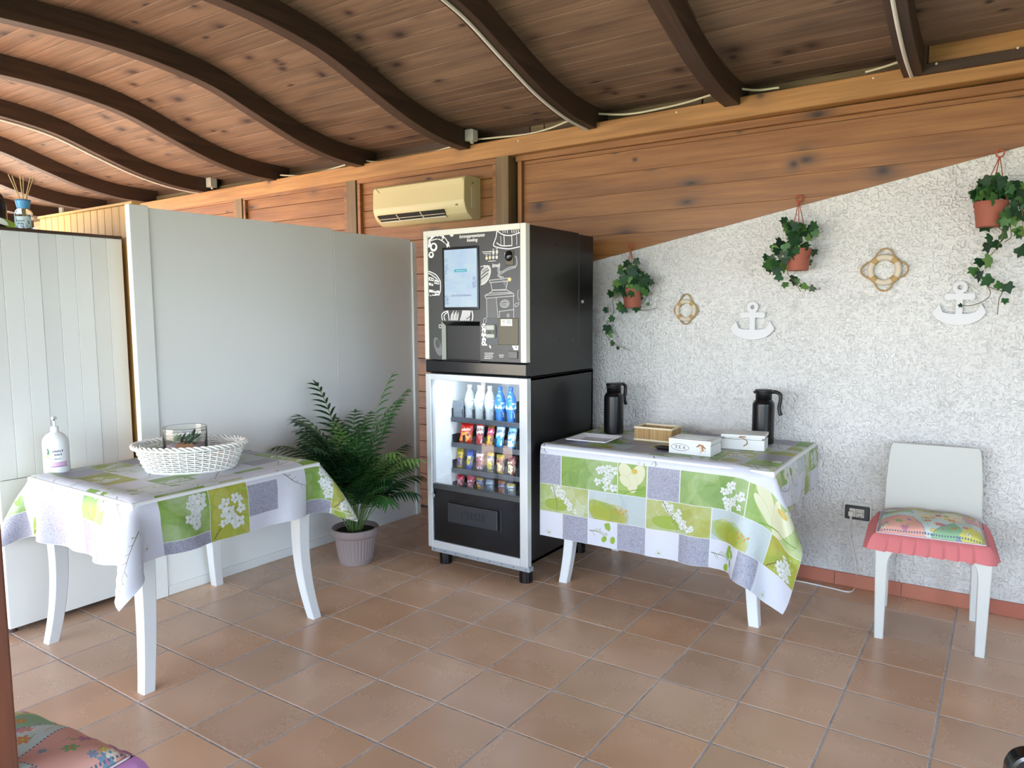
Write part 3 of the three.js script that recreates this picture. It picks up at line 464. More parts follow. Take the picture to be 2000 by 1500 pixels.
  // tube lamps down both front corners and along the top
  const glow = new THREE.MeshStandardMaterial({ color: 0xffffff, emissive: rgb(226, 242, 255), emissiveIntensity: 2.2 });
  const lampZ = zv - 0.05;
  part('lamp_tube', P(cyl(0.007, 0.007, 0.54, 12, vx1 - 0.035, 0.5, lampZ + 0.006)), glow, t);
  part('lamp_tube', P(tr(new THREE.CylinderGeometry(0.008, 0.008, 0.58, 12), cxm, ySeam - 0.034, lampZ + 0.006, 0, 0, Math.PI / 2)), glow, t);
  const l1 = new THREE.RectAreaLight(new THREE.Color().setRGB(0.84, 0.95, 1.08), 30, 0.56, 0.03); l1.position.set(cxm, ySeam - 0.046, lampZ); l1.lookAt(cxm, 0.5, -3.45); l1.name = 'lamp_light'; scene.add(l1);
  const l2 = new THREE.RectAreaLight(new THREE.Color().setRGB(0.84, 0.95, 1.08), 40, 0.03, 0.5); l2.position.set(vx1 - 0.048, 0.77, lampZ); l2.lookAt(vx0 + 0.1, 0.77, -3.35); l2.name = 'lamp_light_001'; scene.add(l2);

  // ---- goods ----
  const zGood = zt - 0.05;
  function packTex(seed, cols, wordCol) { return canvasTex(128, 192, (x, w, h) => { const r = rng(seed); x.fillStyle = cols[0]; x.fillRect(0, 0, w, h); x.fillStyle = cols[1]; x.beginPath(); x.ellipse(w * 0.5, h * (0.55 + 0.2 * r()), w * 0.42, h * 0.22, (r() - 0.5), 0, 7); x.fill(); x.fillStyle = cols[2]; x.fillRect(0, 0, w, h * 0.16); x.fillRect(0, h * 0.9, w, h * 0.1); for (let i = 0; i < 12; i++) { x.fillStyle = cols[1 + Math.floor(r() * 2)]; x.beginPath(); x.ellipse(r() * w, h * (0.5 + 0.4 * r()), 6 + r() * 14, 5 + r() * 9, r() * 3, 0, 7); x.fill(); } x.save(); x.translate(w / 2, h * 0.32); x.rotate(-0.12); marks(x, 0, 0, w * 0.74, 26, wordCol, seed); x.restore(); }); }
  function pillow(w, h, d, seed) {   // sealed bag: pinched top and bottom, puffed middle
    const g = new THREE.BoxGeometry(w, h, d, 8, 12, 2), p = g.attributes.position, r = rng(seed), ph = r() * 6;
    for (let i = 0; i < p.count; i++) { const u = p.getX(i) / w * 2, v = p.getY(i) / h * 2, s = Math.sqrt(Math.max(0, 1 - v * v * v * v)) * Math.sqrt(Math.max(0.02, 1 - u * u * 0.8)); p.setZ(i, p.getZ(i) * (0.08 + s) + 0.002 * Math.sin(v * 9 + ph + u * 4)); p.setX(i, p.getX(i) * (0.93 + 0.07 * v * v)); }
    g.computeVertexNormals(); return g;
  }
  const foil = (tex) => M([255, 255, 255], 0.28, { map: tex });
  const rowPx = [[0, 918, 937, 957, 977, 998], [912, 938, 958, 977, 1000], [899, 918, 937, 958, 977, 999], [900, 920, 937, 957, 980, 998]], slotX = (row, k) => onZ(rowPx[row][k], 800 + 50 * row, zGood).x;
  function bag(row, k, w, h, d, seed, cols, wc, label, lean = -0.12, turn = 0) { const x = slotX(row, k); const m = single('snack_packet', pillow(w, h, d, seed), foil(packTex(seed, cols, wc)), label, 'snack', 'packets in the snack machine'); m.position.set(x, trays[row] - 0.005 + h / 2 * Math.cos(lean), zGood); m.rotation.set(lean, turn, 0); return m; }
  // row 1: bottles
  const bottleProf = [[0.0, 0], [0.026, 0.001], [0.029, 0.006], [0.028, 0.03], [0.03, 0.045], [0.028, 0.06], [0.03, 0.075], [0.0285, 0.12], [0.026, 0.14], [0.016, 0.165], [0.012, 0.172], [0.012, 0.185], [0.0, 0.186]];
  const waterMat = M([226, 238, 244], 0.12, { transmission: 0.55, thickness: 0 }), blueMat = M([70, 140, 222], 0.12, { transmission: 0.4, thickness: 0 });
  for (let k = 1; k < 6; k++) {
    const x = slotX(0, k), blue = k >= 4;
    const b = thing('water_bottle', ['', 'clear water bottle beside the grey plate on the top tray', 'clear water bottle with clear bottles on both sides', 'clear water bottle beside a blue bottle on the top tray', 'blue water bottle beside a clear bottle on the top tray', 'blue water bottle at the frame end of the top tray'][k], 'bottle', [x, trays[0] - 0.005, zGood], blue ? 'blue bottles in the machine' : 'clear bottles in the machine');
    part('bottle', lathe(bottleProf, 24), blue ? blueMat : waterMat, b);
    part('cap', cyl(0.0135, 0.0135, 0.016, 16, 0, 0.183, 0), M(blue ? [36, 92, 190] : [210, 226, 236], 0.4), b);
    part('wrap_label', new THREE.CylinderGeometry(0.0306, 0.0306, 0.042, 24, 1, true).translate(0, 0.098, 0), M([255, 255, 255], 0.4, { map: canvasTex(256, 64, (c, w, h) => { c.fillStyle = blue ? '#2a74cf' : '#eef4f6'; c.fillRect(0, 0, w, h); c.fillStyle = blue ? '#bfe4ff' : '#9fb4c0'; for (let i = 0; i < 6; i++) { c.beginPath(); c.moveTo(i * 44, 64); c.lineTo(i * 44 + 22, 26); c.lineTo(i * 44 + 44, 64); c.fill(); } for (const a of [60, 180]) marks(c, a, 16, 60, 16, blue ? '#ffffff' : '#5a7f98', 5); }) }), b);
  }
  // row 2
  bag(1, 0, 0.082, 0.125, 0.035, 1, ['#cf2a1c', '#f2a13a', '#b81d16'], '#fff3dc', 'red and orange crisp packet on the second tray', -0.2, 0.2);
  bag(1, 1, 0.046, 0.135, 0.03, 2, ['#e8e2e2', '#c24a4a', '#d03428'], '#7a1f24', 'white snack packet with red top on the second tray', -0.1);
  bag(1, 2, 0.042, 0.125, 0.028, 3, ['#d0406c', '#f0c84a', '#8a5a2c'], '#ffe9f0', 'pink and gold snack packet on the second tray', -0.22, -0.1);
  bag(1, 3, 0.05, 0.14, 0.03, 4, ['#d9ecf4', '#3fa6d8', '#2a93cf'], '#1d5f90', 'pale blue and white biscuit packet on the second tray', -0.25);
  bag(1, 4, 0.05, 0.14, 0.03, 5, ['#8fc2e6', '#e6f2fa', '#3c86c8'], '#123f72', 'light blue biscuit packet on the second tray', -0.25);
  // row 3
  bag(2, 0, 0.042, 0.115, 0.028, 6, ['#e0c22c', '#7d5ea8', '#a89a2a'], '#5a2d80', 'yellow snack packet with purple lettering on the third tray', -0.15);
  bag(2, 1, 0.042, 0.115, 0.028, 7, ['#3456b8', '#e4d64a', '#274bb0'], '#eaf0ff', 'blue and yellow snack packet on the third tray', -0.2);
  bag(2, 2, 0.046, 0.12, 0.028, 8, ['#efe9ea', '#b46a6e', '#7a6f8a'], '#8a2f34', 'white and mauve snack packet on the third tray', -0.12);
  bag(2, 3, 0.044, 0.115, 0.03, 9, ['#5c6f8c', '#d6cf4e', '#c9b53a'], '#e8ecf4', 'grey blue cracker packet with yellow ends on the third tray', -0.1);
  bag(2, 4, 0.046, 0.11, 0.034, 10, ['#b98a70', '#e2c9a8', '#cfc04a'], '#6a2f22', 'tan snack packet with yellow top on the third tray', -0.08);
  bag(2, 5, 0.048, 0.11, 0.034, 11, ['#7a3c34', '#f0e2a8', '#6e3a44'], '#fff0c4', 'brown snack packet with cream picture on the third tray', -0.1);
  // row 4
  bag(3, 0, 0.046, 0.09, 0.034, 12, ['#d8465c', '#f0a6b2', '#c62f48'], '#fff', 'pinkish red snack packet on the bottom tray beside the white liner', -0.05);
  bag(3, 1, 0.046, 0.092, 0.034, 13, ['#cc3f58', '#f2b6c0', '#d8526a'], '#fff', 'pinkish red snack packet on the bottom tray beside the gold packet', -0.05);
  bag(3, 2, 0.044, 0.088, 0.03, 14, ['#3a4a94', '#d2c04a', '#b79a3a'], '#f2e6a0', 'dark blue snack packet with gold top on the bottom tray', -0.08);
  bag(3, 3, 0.048, 0.086, 0.036, 15, ['#a8bccc', '#6f87a0', '#8fa4b8'], '#2e4964', 'silver grey snack packet on the bottom tray', -0.05);
  bag(3, 4, 0.046, 0.09, 0.03, 16, ['#44407c', '#b8734a', '#a86a34'], '#f0dcc0', 'purple snack packet with copper top on the bottom tray', -0.08);
  bag(3, 5, 0.052, 0.082, 0.036, 17, ['#b9d0dc', '#5f7f96', '#c8b86a'], '#27485c', 'pale silver blue snack packet in the corner of the bottom tray', -0.05);
}

// ---------- tables ----------
const legWhite = M([218, 221, 220], 0.38);
function sabreLeg(h, sx, sz, top = 0.07, bot = 0.046, kick = 0.035) {   // square tapering leg, foot kicked outwards
  const N = 14, P = [], I = [];
  for (let i = 0; i <= N; i++) { const v = i / N, y = h * (1 - v), w = (top + (bot - top) * Math.pow(v, 0.8)) / 2, k = kick * Math.pow(Math.max(0, v - 0.35) / 0.65, 2.2) - 0.012 * Math.sin(v * Math.PI * 0.9), c = 0.004; for (const [a, b] of [[w - c, w], [w, w - c], [w, -w + c], [w - c, -w], [-w + c, -w], [-w, -w + c], [-w, w - c], [-w + c, w]]) P.push(sx * k + a, y, sz * k + b); }
  for (let i = 0; i < N; i++) for (let k = 0; k < 8; k++) { const a = i * 8 + k, b = i * 8 + (k + 1) % 8, c = a + 8, d = b + 8; I.push(a, b, c, b, d, c); }
  const s = N * 8; for (let k = 1; k < 7; k++) { I.push(0, k + 1, k); I.push(s, s + k, s + k + 1); }
  const g = new THREE.BufferGeometry(); g.setAttribute('position', new THREE.Float32BufferAttribute(P, 3)); g.setAttribute('uv', new THREE.Float32BufferAttribute(new Float32Array(P.length / 3 * 2), 2)); g.setIndex(I); const c = toCreasedNormals(g.toNonIndexed(), 0.6); return c;
}
function makeTable(label, x0, x1, z0, z1, yT, inset, kick) {   // z0 = back, z1 = front
  const cx = (x0 + x1) / 2, cz = (z0 + z1) / 2, w = x1 - x0, d = z1 - z0, t = thing('dining_table', label, 'table', [cx, 0, cz]);
  part('table_top', bx(w, 0.028, d, 0, yT - 0.014, 0, 0.006), legWhite, t);
  for (const sz of [-1, 1]) part('apron', bx(w - 0.2, 0.085, 0.02, 0, yT - 0.071, sz * (d / 2 - 0.06), 0.003), legWhite, t);
  for (const sx of [-1, 1]) part('apron', bx(0.02, 0.085, d - 0.2, sx * (w / 2 - 0.06), yT - 0.071, 0, 0.003), legWhite, t);
  for (const sx of [-1, 1]) for (const sz of [-1, 1]) { const m = part('leg', sabreLeg(yT - 0.029, sx, sz, 0.074, 0.048, kick), legWhite, t); m.position.set(sx * (w / 2 - inset), 0, sz * (d / 2 - inset)); }
  return t;
}
const T1 = { x0: -3.50, x1: -2.655, z0: -2.30, z1: -1.40, y: 0.752 }, T2 = { x0: -2.018, x1: -0.815, z0: -4.055, z1: -3.235, y: 0.75 };
makeTable('square white table with curved legs beside the plank cabinet', T1.x0, T1.x1, T1.z0, T1.z1, T1.y, 0.062, 0.03);
makeTable('white table with curved legs between snack machine and chair', T2.x0, T2.x1, T2.z0, T2.z1, T2.y, 0.112, 0.022);

// ---------- printed cloths, draped by a small cloth simulation ----------
function drape(T, over, n, walls, sh = 0.03, steps = 420) {   // over = {l, r, b, f}: how far the cloth hangs past each side
  const W = T.x1 - T.x0 + over.l + over.r, D = T.z1 - T.z0 + over.b + over.f, nx = Math.round(W / n), nz = Math.round(D / n), C = (nx + 1) * (nz + 1);
  const p = new Float32Array(C * 3), q = new Float32Array(C * 3), X0 = T.x0 - over.l, Z0 = T.z0 - over.b, yT = T.y + 0.0035, hx = W / nx, hz = D / nz, id = (i, j) => j * (nx + 1) + i;
  const r = rng(3);
  for (let j = 0; j <= nz; j++) for (let i = 0; i <= nx; i++) { const k = 3 * id(i, j); p[k] = X0 + i * hx; p[k + 1] = yT + 0.0008 * r(); p[k + 2] = Z0 + j * hz; }
  q.set(p);
  const cons = []; const add = (a, b, s) => { const dx = p[3 * a] - p[3 * b], dz = p[3 * a + 2] - p[3 * b + 2]; cons.push(a, b, Math.hypot(dx, dz), s); };
  for (let j = 0; j <= nz; j++) for (let i = 0; i <= nx; i++) { const a = id(i, j); if (i < nx) add(a, id(i + 1, j), 1); if (j < nz) add(a, id(i, j + 1), 1); if (i < nx && j < nz) { add(a, id(i + 1, j + 1), sh); add(id(i + 1, j), id(i, j + 1), sh); } if (i < nx - 1) add(a, id(i + 2, j), sh * 1.6); if (j < nz - 1) add(a, id(i, j + 2), sh * 1.6); if (i < nx - 3) add(a, id(i + 4, j), sh * 0.25); if (j < nz - 3) add(a, id(i, j + 4), sh * 0.25); }
  const m = cons.length / 4, ca = new Int32Array(m), cb = new Int32Array(m), cl = new Float32Array(m), cs = new Float32Array(m); for (let k = 0; k < m; k++) { ca[k] = cons[4 * k]; cb[k] = cons[4 * k + 1]; cl[k] = cons[4 * k + 2]; cs[k] = cons[4 * k + 3]; }
  const rr = 0.004, x0 = T.x0 - rr, x1 = T.x1 + rr, z0 = T.z0 - rr, z1 = T.z1 + rr;
  for (let s = 0; s < steps; s++) {
    const damp = 0.965;
    for (let k = 0; k < C; k++) for (let c = 0; c < 3; c++) { const o = 3 * k + c, v = (p[o] - q[o]) * damp; q[o] = p[o]; p[o] += v - (c === 1 ? 0.0011 : 0); }
    for (let it = 0; it < 14; it++) {
      for (let k = 0; k < m; k++) { const a = 3 * ca[k], b = 3 * cb[k], dx = p[b] - p[a], dy = p[b + 1] - p[a + 1], dz = p[b + 2] - p[a + 2], l = Math.sqrt(dx * dx + dy * dy + dz * dz) || 1e-9; const e = cs[k] * 0.5 * (l - cl[k]) / l; p[a] += dx * e; p[a + 1] += dy * e; p[a + 2] += dz * e; p[b] -= dx * e; p[b + 1] -= dy * e; p[b + 2] -= dz * e; }
      for (let k = 0; k < C; k++) { const o = 3 * k; if (p[o] > x0 && p[o] < x1 && p[o + 2] > z0 && p[o + 2] < z1 && p[o + 1] < yT) { const up = yT - p[o + 1], dl = p[o] - x0, dr = x1 - p[o], db = p[o + 2] - z0, df = z1 - p[o + 2], s2 = Math.min(dl, dr, db, df); if (up <= s2 + 0.006) { p[o + 1] = yT; p[o] = q[o] + (p[o] - q[o]) * 0.15; p[o + 2] = q[o + 2] + (p[o + 2] - q[o + 2]) * 0.15; } else if (s2 === dl) p[o] = x0; else if (s2 === dr) p[o] = x1; else if (s2 === db) p[o + 2] = z0; else p[o + 2] = z1; } walls(p, o); }
    }
  }
  const g = new THREE.BufferGeometry(), uv = new Float32Array(C * 2), I = [];
  for (let j = 0; j <= nz; j++) for (let i = 0; i <= nx; i++) { uv[2 * id(i, j)] = i / nx; uv[2 * id(i, j) + 1] = 1 - j / nz; if (i < nx && j < nz) { const a = id(i, j), b = id(i + 1, j), c = id(i, j + 1), d = id(i + 1, j + 1); I.push(a, c, b, b, c, d); } }
  g.setAttribute('position', new THREE.BufferAttribute(p, 3)); g.setAttribute('uv', new THREE.BufferAttribute(uv, 2)); g.setIndex(I); g.computeVertexNormals(); g.userData = { W, D }; return g;
}
// print cells
function cell(x, kind, X, Y, w, h, seed) {
  const r = rng(seed * 97 + 5); x.save(); x.beginPath(); x.rect(X, Y, w, h); x.clip();
  const blob = (n, cols, a, s0, s1) => { for (let i = 0; i < n; i++) { x.globalAlpha = a; x.fillStyle = cols[Math.floor(r() * cols.length)]; x.beginPath(); x.ellipse(X + r() * w, Y + r() * h, s0 + r() * s1, s0 + r() * s1 * 0.7, r() * 3, 0, 7); x.fill(); } x.globalAlpha = 1; };
  const blossom = (cx, cy, R, col = '#fbfdf6') => { for (let k = 0; k < 5; k++) { const a = k * 1.257 + r(); x.fillStyle = k % 2 ? col : '#eef3e6'; x.beginPath(); x.ellipse(cx + Math.cos(a) * R * 0.6, cy + Math.sin(a) * R * 0.6, R * 0.62, R * 0.44, a, 0, 7); x.fill(); x.strokeStyle = 'rgba(150,170,130,0.5)'; x.lineWidth = 1; x.stroke(); } x.fillStyle = '#b9b06a'; x.beginPath(); x.arc(cx, cy, R * 0.2, 0, 7); x.fill(); };
  const twig = (x0, y0, ang, len, col) => { let a = ang, px = x0, py = y0; x.strokeStyle = col; x.lineCap = 'round'; for (let k = 0; k < 9; k++) { const nx = px + Math.cos(a) * len / 9, ny = py + Math.sin(a) * len / 9; x.lineWidth = Math.max(1, 4.2 - k * 0.4); x.beginPath(); x.moveTo(px, py); x.lineTo(nx, ny); x.stroke(); px = nx; py = ny; a += (r() - 0.5) * 0.5; const b = a + (r() > 0.5 ? 1 : -1) * 0.9, l = 10 + r() * 22; x.lineWidth = 1.6; x.beginPath(); x.moveTo(px, py); x.lineTo(px + Math.cos(b) * l, py + Math.sin(b) * l); x.stroke(); x.fillStyle = r() > 0.5 ? '#b9c58a' : '#d9dccb'; x.beginPath(); x.arc(px + Math.cos(b) * l, py + Math.sin(b) * l, 2 + r() * 3, 0, 7); x.fill(); } };
  if (kind === 'grey') { x.fillStyle = '#b4b4bf'; x.fillRect(X, Y, w, h); for (let i = 0; i < w * h / 16; i++) { x.fillStyle = r() > 0.5 ? 'rgba(92,92,106,0.5)' : 'rgba(226,226,238,0.55)'; x.fillRect(X + r() * w, Y + r() * h, 1 + r() * 3, 1 + r() * 2); } }
  else if (kind === 'green') { x.fillStyle = '#8fb44a'; x.fillRect(X, Y, w, h); blob(26, ['#5f8f2c', '#a9c86a', '#d4e2b4', '#6fa036', '#e4ecd4'], 0.2, w * 0.1, w * 0.3); const cx = X + w * (0.62 + 0.2 * r()), cy = Y + h * 0.42; for (let i = 0; i < 15; i++) blossom(cx + (r() - 0.5) * w * 0.34, cy + (r() - 0.3) * h * 0.66, Math.min(w, h) * (0.07 + 0.05 * r())); }
  else if (kind === 'yblossom') { x.fillStyle = '#b9bf45'; x.fillRect(X, Y, w, h); blob(30, ['#d8cf5a', '#8f9a2a', '#e9e4a2', '#c0a838', '#a4c04a'], 0.24, w * 0.06, w * 0.22); twig(X + w * 0.1, Y + h * 0.95, -0.9, w * 0.9, '#6b5a34'); for (let i = 0; i < 13; i++) blossom(X + w * (0.3 + 0.5 * r()), Y + h * (0.3 + 0.6 * r()), Math.min(w, h) * (0.08 + 0.06 * r())); blob(6, ['#b4d04a'], 0.8, w * 0.03, w * 0.06); }
  else if (kind === 'leaf') { x.fillStyle = '#86b048'; x.fillRect(X, Y, w, h); blob(12, ['#5a8d30', '#b4d078', '#dfeac8'], 0.3, w * 0.14, w * 0.3); x.fillStyle = '#9cc832'; for (let i = 0; i < 3; i++) { x.beginPath(); x.ellipse(X + w * (0.25 + 0.28 * i), Y + h * (0.45 + 0.1 * (i % 2)), w * 0.11, h * 0.34, 0.35 - 0.3 * i, 0, 7); x.fill(); } x.fillStyle = '#f5f7ea'; x.beginPath(); x.ellipse(X + w * 0.5, Y + h * 0.16, w * 0.1, h * 0.16, 0, 0, 7); x.fill(); blossom(X + w * 0.85, Y + h * 0.3, w * 0.2, '#f2f0d2'); }
  else if (kind === 'flower') { x.fillStyle = '#a6c458'; x.fillRect(X, Y, w, h); blob(12, ['#7fae34', '#d6e2a6'], 0.3, w * 0.2, w * 0.3); for (const [a, b, s] of [[0.3, 0.3, 0.34], [0.68, 0.34, 0.36], [0.5, 0.6, 0.3], [0.25, 0.55, 0.22]]) { x.fillStyle = '#f3f2c4'; x.beginPath(); x.ellipse(X + w * a, Y + h * b, w * s, h * s * 0.62, a * 3, 0, 7); x.fill(); x.strokeStyle = 'rgba(214,210,150,0.9)'; x.lineWidth = 2; x.stroke(); } x.fillStyle = '#e2c64e'; x.beginPath(); x.ellipse(X + w * 0.58, Y + h * 0.22, w * 0.1, h * 0.08, 0, 0, 7); x.fill(); x.strokeStyle = '#7da83a'; x.lineWidth = 5; x.beginPath(); x.moveTo(X + w * 0.2, Y + h); x.quadraticCurveTo(X + w * 0.4, Y + h * 0.8, X + w * 0.9, Y + h * 0.75); x.stroke(); }
  else if (kind === 'lily') { x.fillStyle = '#cfdcd6'; x.fillRect(X, Y, w, h); blob(10, ['#dfe8e4', '#c2d2cc'], 0.4, w * 0.2, w * 0.2); for (let i = 0; i < 14; i++) { x.globalAlpha = 0.35; x.fillStyle = ['#a9b83a', '#c6c83e', '#b4a834', '#8fae3c'][i % 4]; x.beginPath(); x.ellipse(X + w * (0.12 + 0.4 * r()), Y + h * (0.55 + 0.3 * r()), w * 0.2, h * 0.28, 0.3, 0, 7); x.fill(); } x.globalAlpha = 1; x.strokeStyle = '#e6dda0'; x.lineWidth = 3; x.beginPath(); x.moveTo(X + w * 0.15, Y + h * 0.4); x.quadraticCurveTo(X + w * 0.3, Y, X + w * 0.55, Y + h * 0.5); x.stroke(); x.fillStyle = '#e09a2e'; for (let i = 0; i < 5; i++) { x.beginPath(); x.ellipse(X + w * (0.48 + 0.045 * i), Y + h * (0.55 + 0.1 * (i % 2)), 5, 9, i, 0, 7); x.fill(); } }
  else if (kind === 'spray') { x.fillStyle = '#c3d08a'; x.fillRect(X, Y, w, h); blob(20, ['#8fae3a', '#dfe6c4', '#b9b63c', '#e9eee0'], 0.3, w * 0.08, w * 0.2); x.fillStyle = '#a8c046'; x.beginPath(); x.ellipse(X + w * 0.36, Y + h * 0.7, w * 0.26, h * 0.22, 0, 0, 7); x.fill(); for (let i = 0; i < 17; i++) { const k = i / 17; blossom(X + w * (0.3 + 0.42 * k + 0.12 * (r() - 0.5)), Y + h * (0.1 + 0.75 * k + 0.16 * (r() - 0.5)), Math.min(w, h) * (0.07 + 0.05 * r())); } twig(X + w * 0.25, Y, 1.0, h * 1.1, '#8a7a4c'); }
  else if (kind === 'twig') { x.fillStyle = '#f3f4f6'; x.fillRect(X, Y, w, h); twig(X + w * 0.1, Y + h * 0.1, 0.7 + 0.5 * r(), Math.hypot(w, h) * 0.8, '#6f5a52'); if (r() > 0.4) twig(X + w * 0.6, Y, 1.4, h * 0.9, '#7d6a58'); }
  else if (kind === 'sprig') { x.fillStyle = '#eef0f6'; x.fillRect(X, Y, w, h); twig(X + w * 0.05, Y + h * 0.45, 0.1, w * 0.6, '#6d7a34'); x.fillStyle = '#9dc23a'; for (let i = 0; i < 5; i++) { x.beginPath(); x.ellipse(X + w * (0.5 + 0.4 * r()), Y + h * (0.15 + 0.7 * r()), w * 0.08, h * 0.14, r() * 3, 0, 7); x.fill(); } }
  else if (kind === 'white') { x.fillStyle = '#f4f5f9'; x.fillRect(X, Y, w, h); if (r() > 0.3) { blossom(X + w * 0.4, Y + h * 0.82, Math.min(w, h) * 0.1, '#f8f6ea'); x.fillStyle = '#4c5a34'; x.beginPath(); x.arc(X + w * 0.42, Y + h * 0.84, 3, 0, 7); x.fill(); } }
  else if (kind === 'blossoms') { x.fillStyle = '#eef2ee'; x.fillRect(X, Y, w, h); blob(8, ['#dfe8d0', '#e8ecf2'], 0.5, w * 0.12, w * 0.2); for (let i = 0; i < 4; i++) { blossom(X + w * (0.2 + 0.6 * r()), Y + h * (0.12 + 0.7 * r()), w * 0.16, '#f8faf2'); } x.fillStyle = '#a4c43c'; x.beginPath(); x.ellipse(X + w * 0.2, Y + h * 0.85, w * 0.08, h * 0.14, 0.3, 0, 7); x.fill(); twig(X + w * 0.1, Y + h * 0.95, -0.5, w * 0.8, '#5f5a50'); }
  x.restore(); x.strokeStyle = '#f6f7f4'; x.lineWidth = 3; x.strokeRect(X, Y, w, h);
}
function patchwork(x, k, W, D, seed) {   // all-over rows for the parts lying on top
  const r = rng(seed), kinds = ['grey', 'green', 'twig', 'yblossom', 'grey', 'leaf', 'blossoms', 'lily', 'white', 'spray']; let n = 0;
  for (let y = 0; y < D; y += 0.145) { let s = -0.2 * r(); while (s < W) { const w = 0.1 + 0.17 * r(); cell(x, kinds[(n * 7 + Math.floor(r() * 3)) % kinds.length], s * k, y * k, w * k, 0.145 * k, seed + n); s += w; n++; } }
}
const clothBump = (() => { const n = noise2(300); const t = dataTex(256, 256, (x, y) => 255 * (0.5 * n(x / 4, y / 4, 64, 64) + 0.5 * n(x / 32, y / 32, 8, 8))); t.repeat.set(8, 8); return t; })();
{
  const over = { l: 0.2, r: 0.215, b: 0.2, f: 0.245 };
  const g = drape(T1, over, 0.026, (p, o) => { if (p[o] < -3.672 && p[o + 2] > -2.0) p[o] = -3.672; if (p[o] < -3.52) { if (p[o + 2] < -1.98) p[o] = -3.52; } }, 0.16);
  const { W, D } = g.userData, k = 1150;
  const tex = canvasTex(Math.round(W * k), Math.round(D * k), (x) => {
    patchwork(x, k, W, D, 41);
    const c = (kind, s0, s1, t0, t1, sd) => cell(x, kind, s0 * k, t0 * k, (s1 - s0) * k, (t1 - t0) * k, sd);
    const F = D - over.f, w = W - over.l - over.r, L = over.l;
    // hanging front, left to right
    c('leaf', 0, L, F - 0.02, F + 0.13, 1); c('grey', 0.0, L, F + 0.13, D, 2);
    c('blossoms', L, L + 0.17, F - 0.06, D, 3); c('twig', L + 0.17, L + 0.49, F - 0.06, D, 4); c('grey', L + 0.17, L + 0.33, F + 0.07, D, 5);
    c('leaf', L + 0.49, L + 0.67, F - 0.03, F + 0.1, 6); c('grey', L + 0.49, L + 0.67, F + 0.1, D, 7); c('twig', L + 0.67, W, F - 0.05, D, 8);
    // hanging right side, near to far
    const S = W - over.r, side = (kind, a, b, s0, s1, sd) => { x.save(); x.translate(((s0 + s1) / 2) * k, (F - (a + b) / 2) * k); x.rotate(-Math.PI / 2); const ww = (b - a) * k, hh = (s1 - s0) * k; cell(x, kind, -ww / 2, -hh / 2, ww, hh, sd); x.restore(); };
    side('white', -0.01, 0.1, S - 0.08, W, 21); side('green', 0.1, 0.31, S - 0.03, S + 0.165, 22); side('grey', 0.1, 0.31, S + 0.165, W, 23); side('yblossom', 0.31, 0.49, S - 0.02, W, 24);
    side('white', 0.49, 0.8, S - 0.1, W, 25); side('grey', 0.49, 0.645, S + 0.015, S + 0.15, 26); side('twig', 0.645, 0.8, S - 0.05, W, 27); side('green', 0.8, 0.95, S - 0.06, S + 0.15, 28); side('grey', 0.8, 0.95, S + 0.15, W, 30); side('yblossom', 0.95, 1.12, S - 0.02, W - 0.03, 29);
  });
  single('tablecloth', g, M([206, 208, 214], 0.42, { map: tex, bumpMap: clothBump, bumpScale: 0.0004 }), 'green and white photo print tablecloth under the white wicker basket', 'tablecloth');
}
{
  const over = { l: 0.0, r: 0.2, b: 0.0, f: 0.47 };
  const g = drape(T2, over, 0.028, (p, o) => { if (p[o] < -2.034 && p[o + 2] < -3.14) p[o] = -2.034; if (p[o + 2] < -4.07) p[o + 2] = -4.07; }, 0.05);
  const { W, D } = g.userData, k = 1100;
  const tex = canvasTex(Math.round(W * k), Math.round(D * k), (x) => {
    patchwork(x, k, W, D, 71);
    const F = D - over.f, sx = (zx, zy) => Math.max(0, Math.min(W, onZ(1000 + zx / 2.778, 720 + zy / 2.778, T2.z1 + 0.02).x - T2.x0));
    const row = (list, y, t0, t1, sd) => list.forEach(([kind, a, b], i) => { const s0 = a === null ? 0 : sx(a, y), s1 = b === null ? W : sx(b, y); cell(x, kind, s0 * k, t0 * k, (s1 - s0) * k, (t1 - t0) * k, sd + i); });
    row([['white', null, null]], 450, F - 0.03, F + 0.04, 1); row([['twig', null, 250], ['twig', 727, 905]], 450, F - 0.03, F + 0.04, 2);
    row([['grey', null, 256], ['green', 258, 562], ['flower', 564, 722], ['grey', 726, 901], ['green', 903, 1279], ['flower', 1281, null]], 600, F + 0.035, F + 0.19, 11);
    row([['spray', null, 405], ['lily', 408, 720], ['spray', 722, 1079], ['lily', 1082, 1450], ['yblossom', 1452, null]], 760, F + 0.19, F + 0.335, 31);
    row([['white', null, 264], ['grey', 266, 404], ['sprig', 406, 560], ['grey', 562, 719], ['white', 721, 899], ['grey', 901, 1075], ['sprig', 1077, 1274], ['grey', 1276, 1412], ['white', 1414, null]], 920, F + 0.335, D, 51);
  });
  single('tablecloth', g, M([206, 208, 214], 0.42, { map: tex, bumpMap: clothBump, bumpScale: 0.0004 }), 'green and white photo print tablecloth under the two black flasks', 'tablecloth');
}

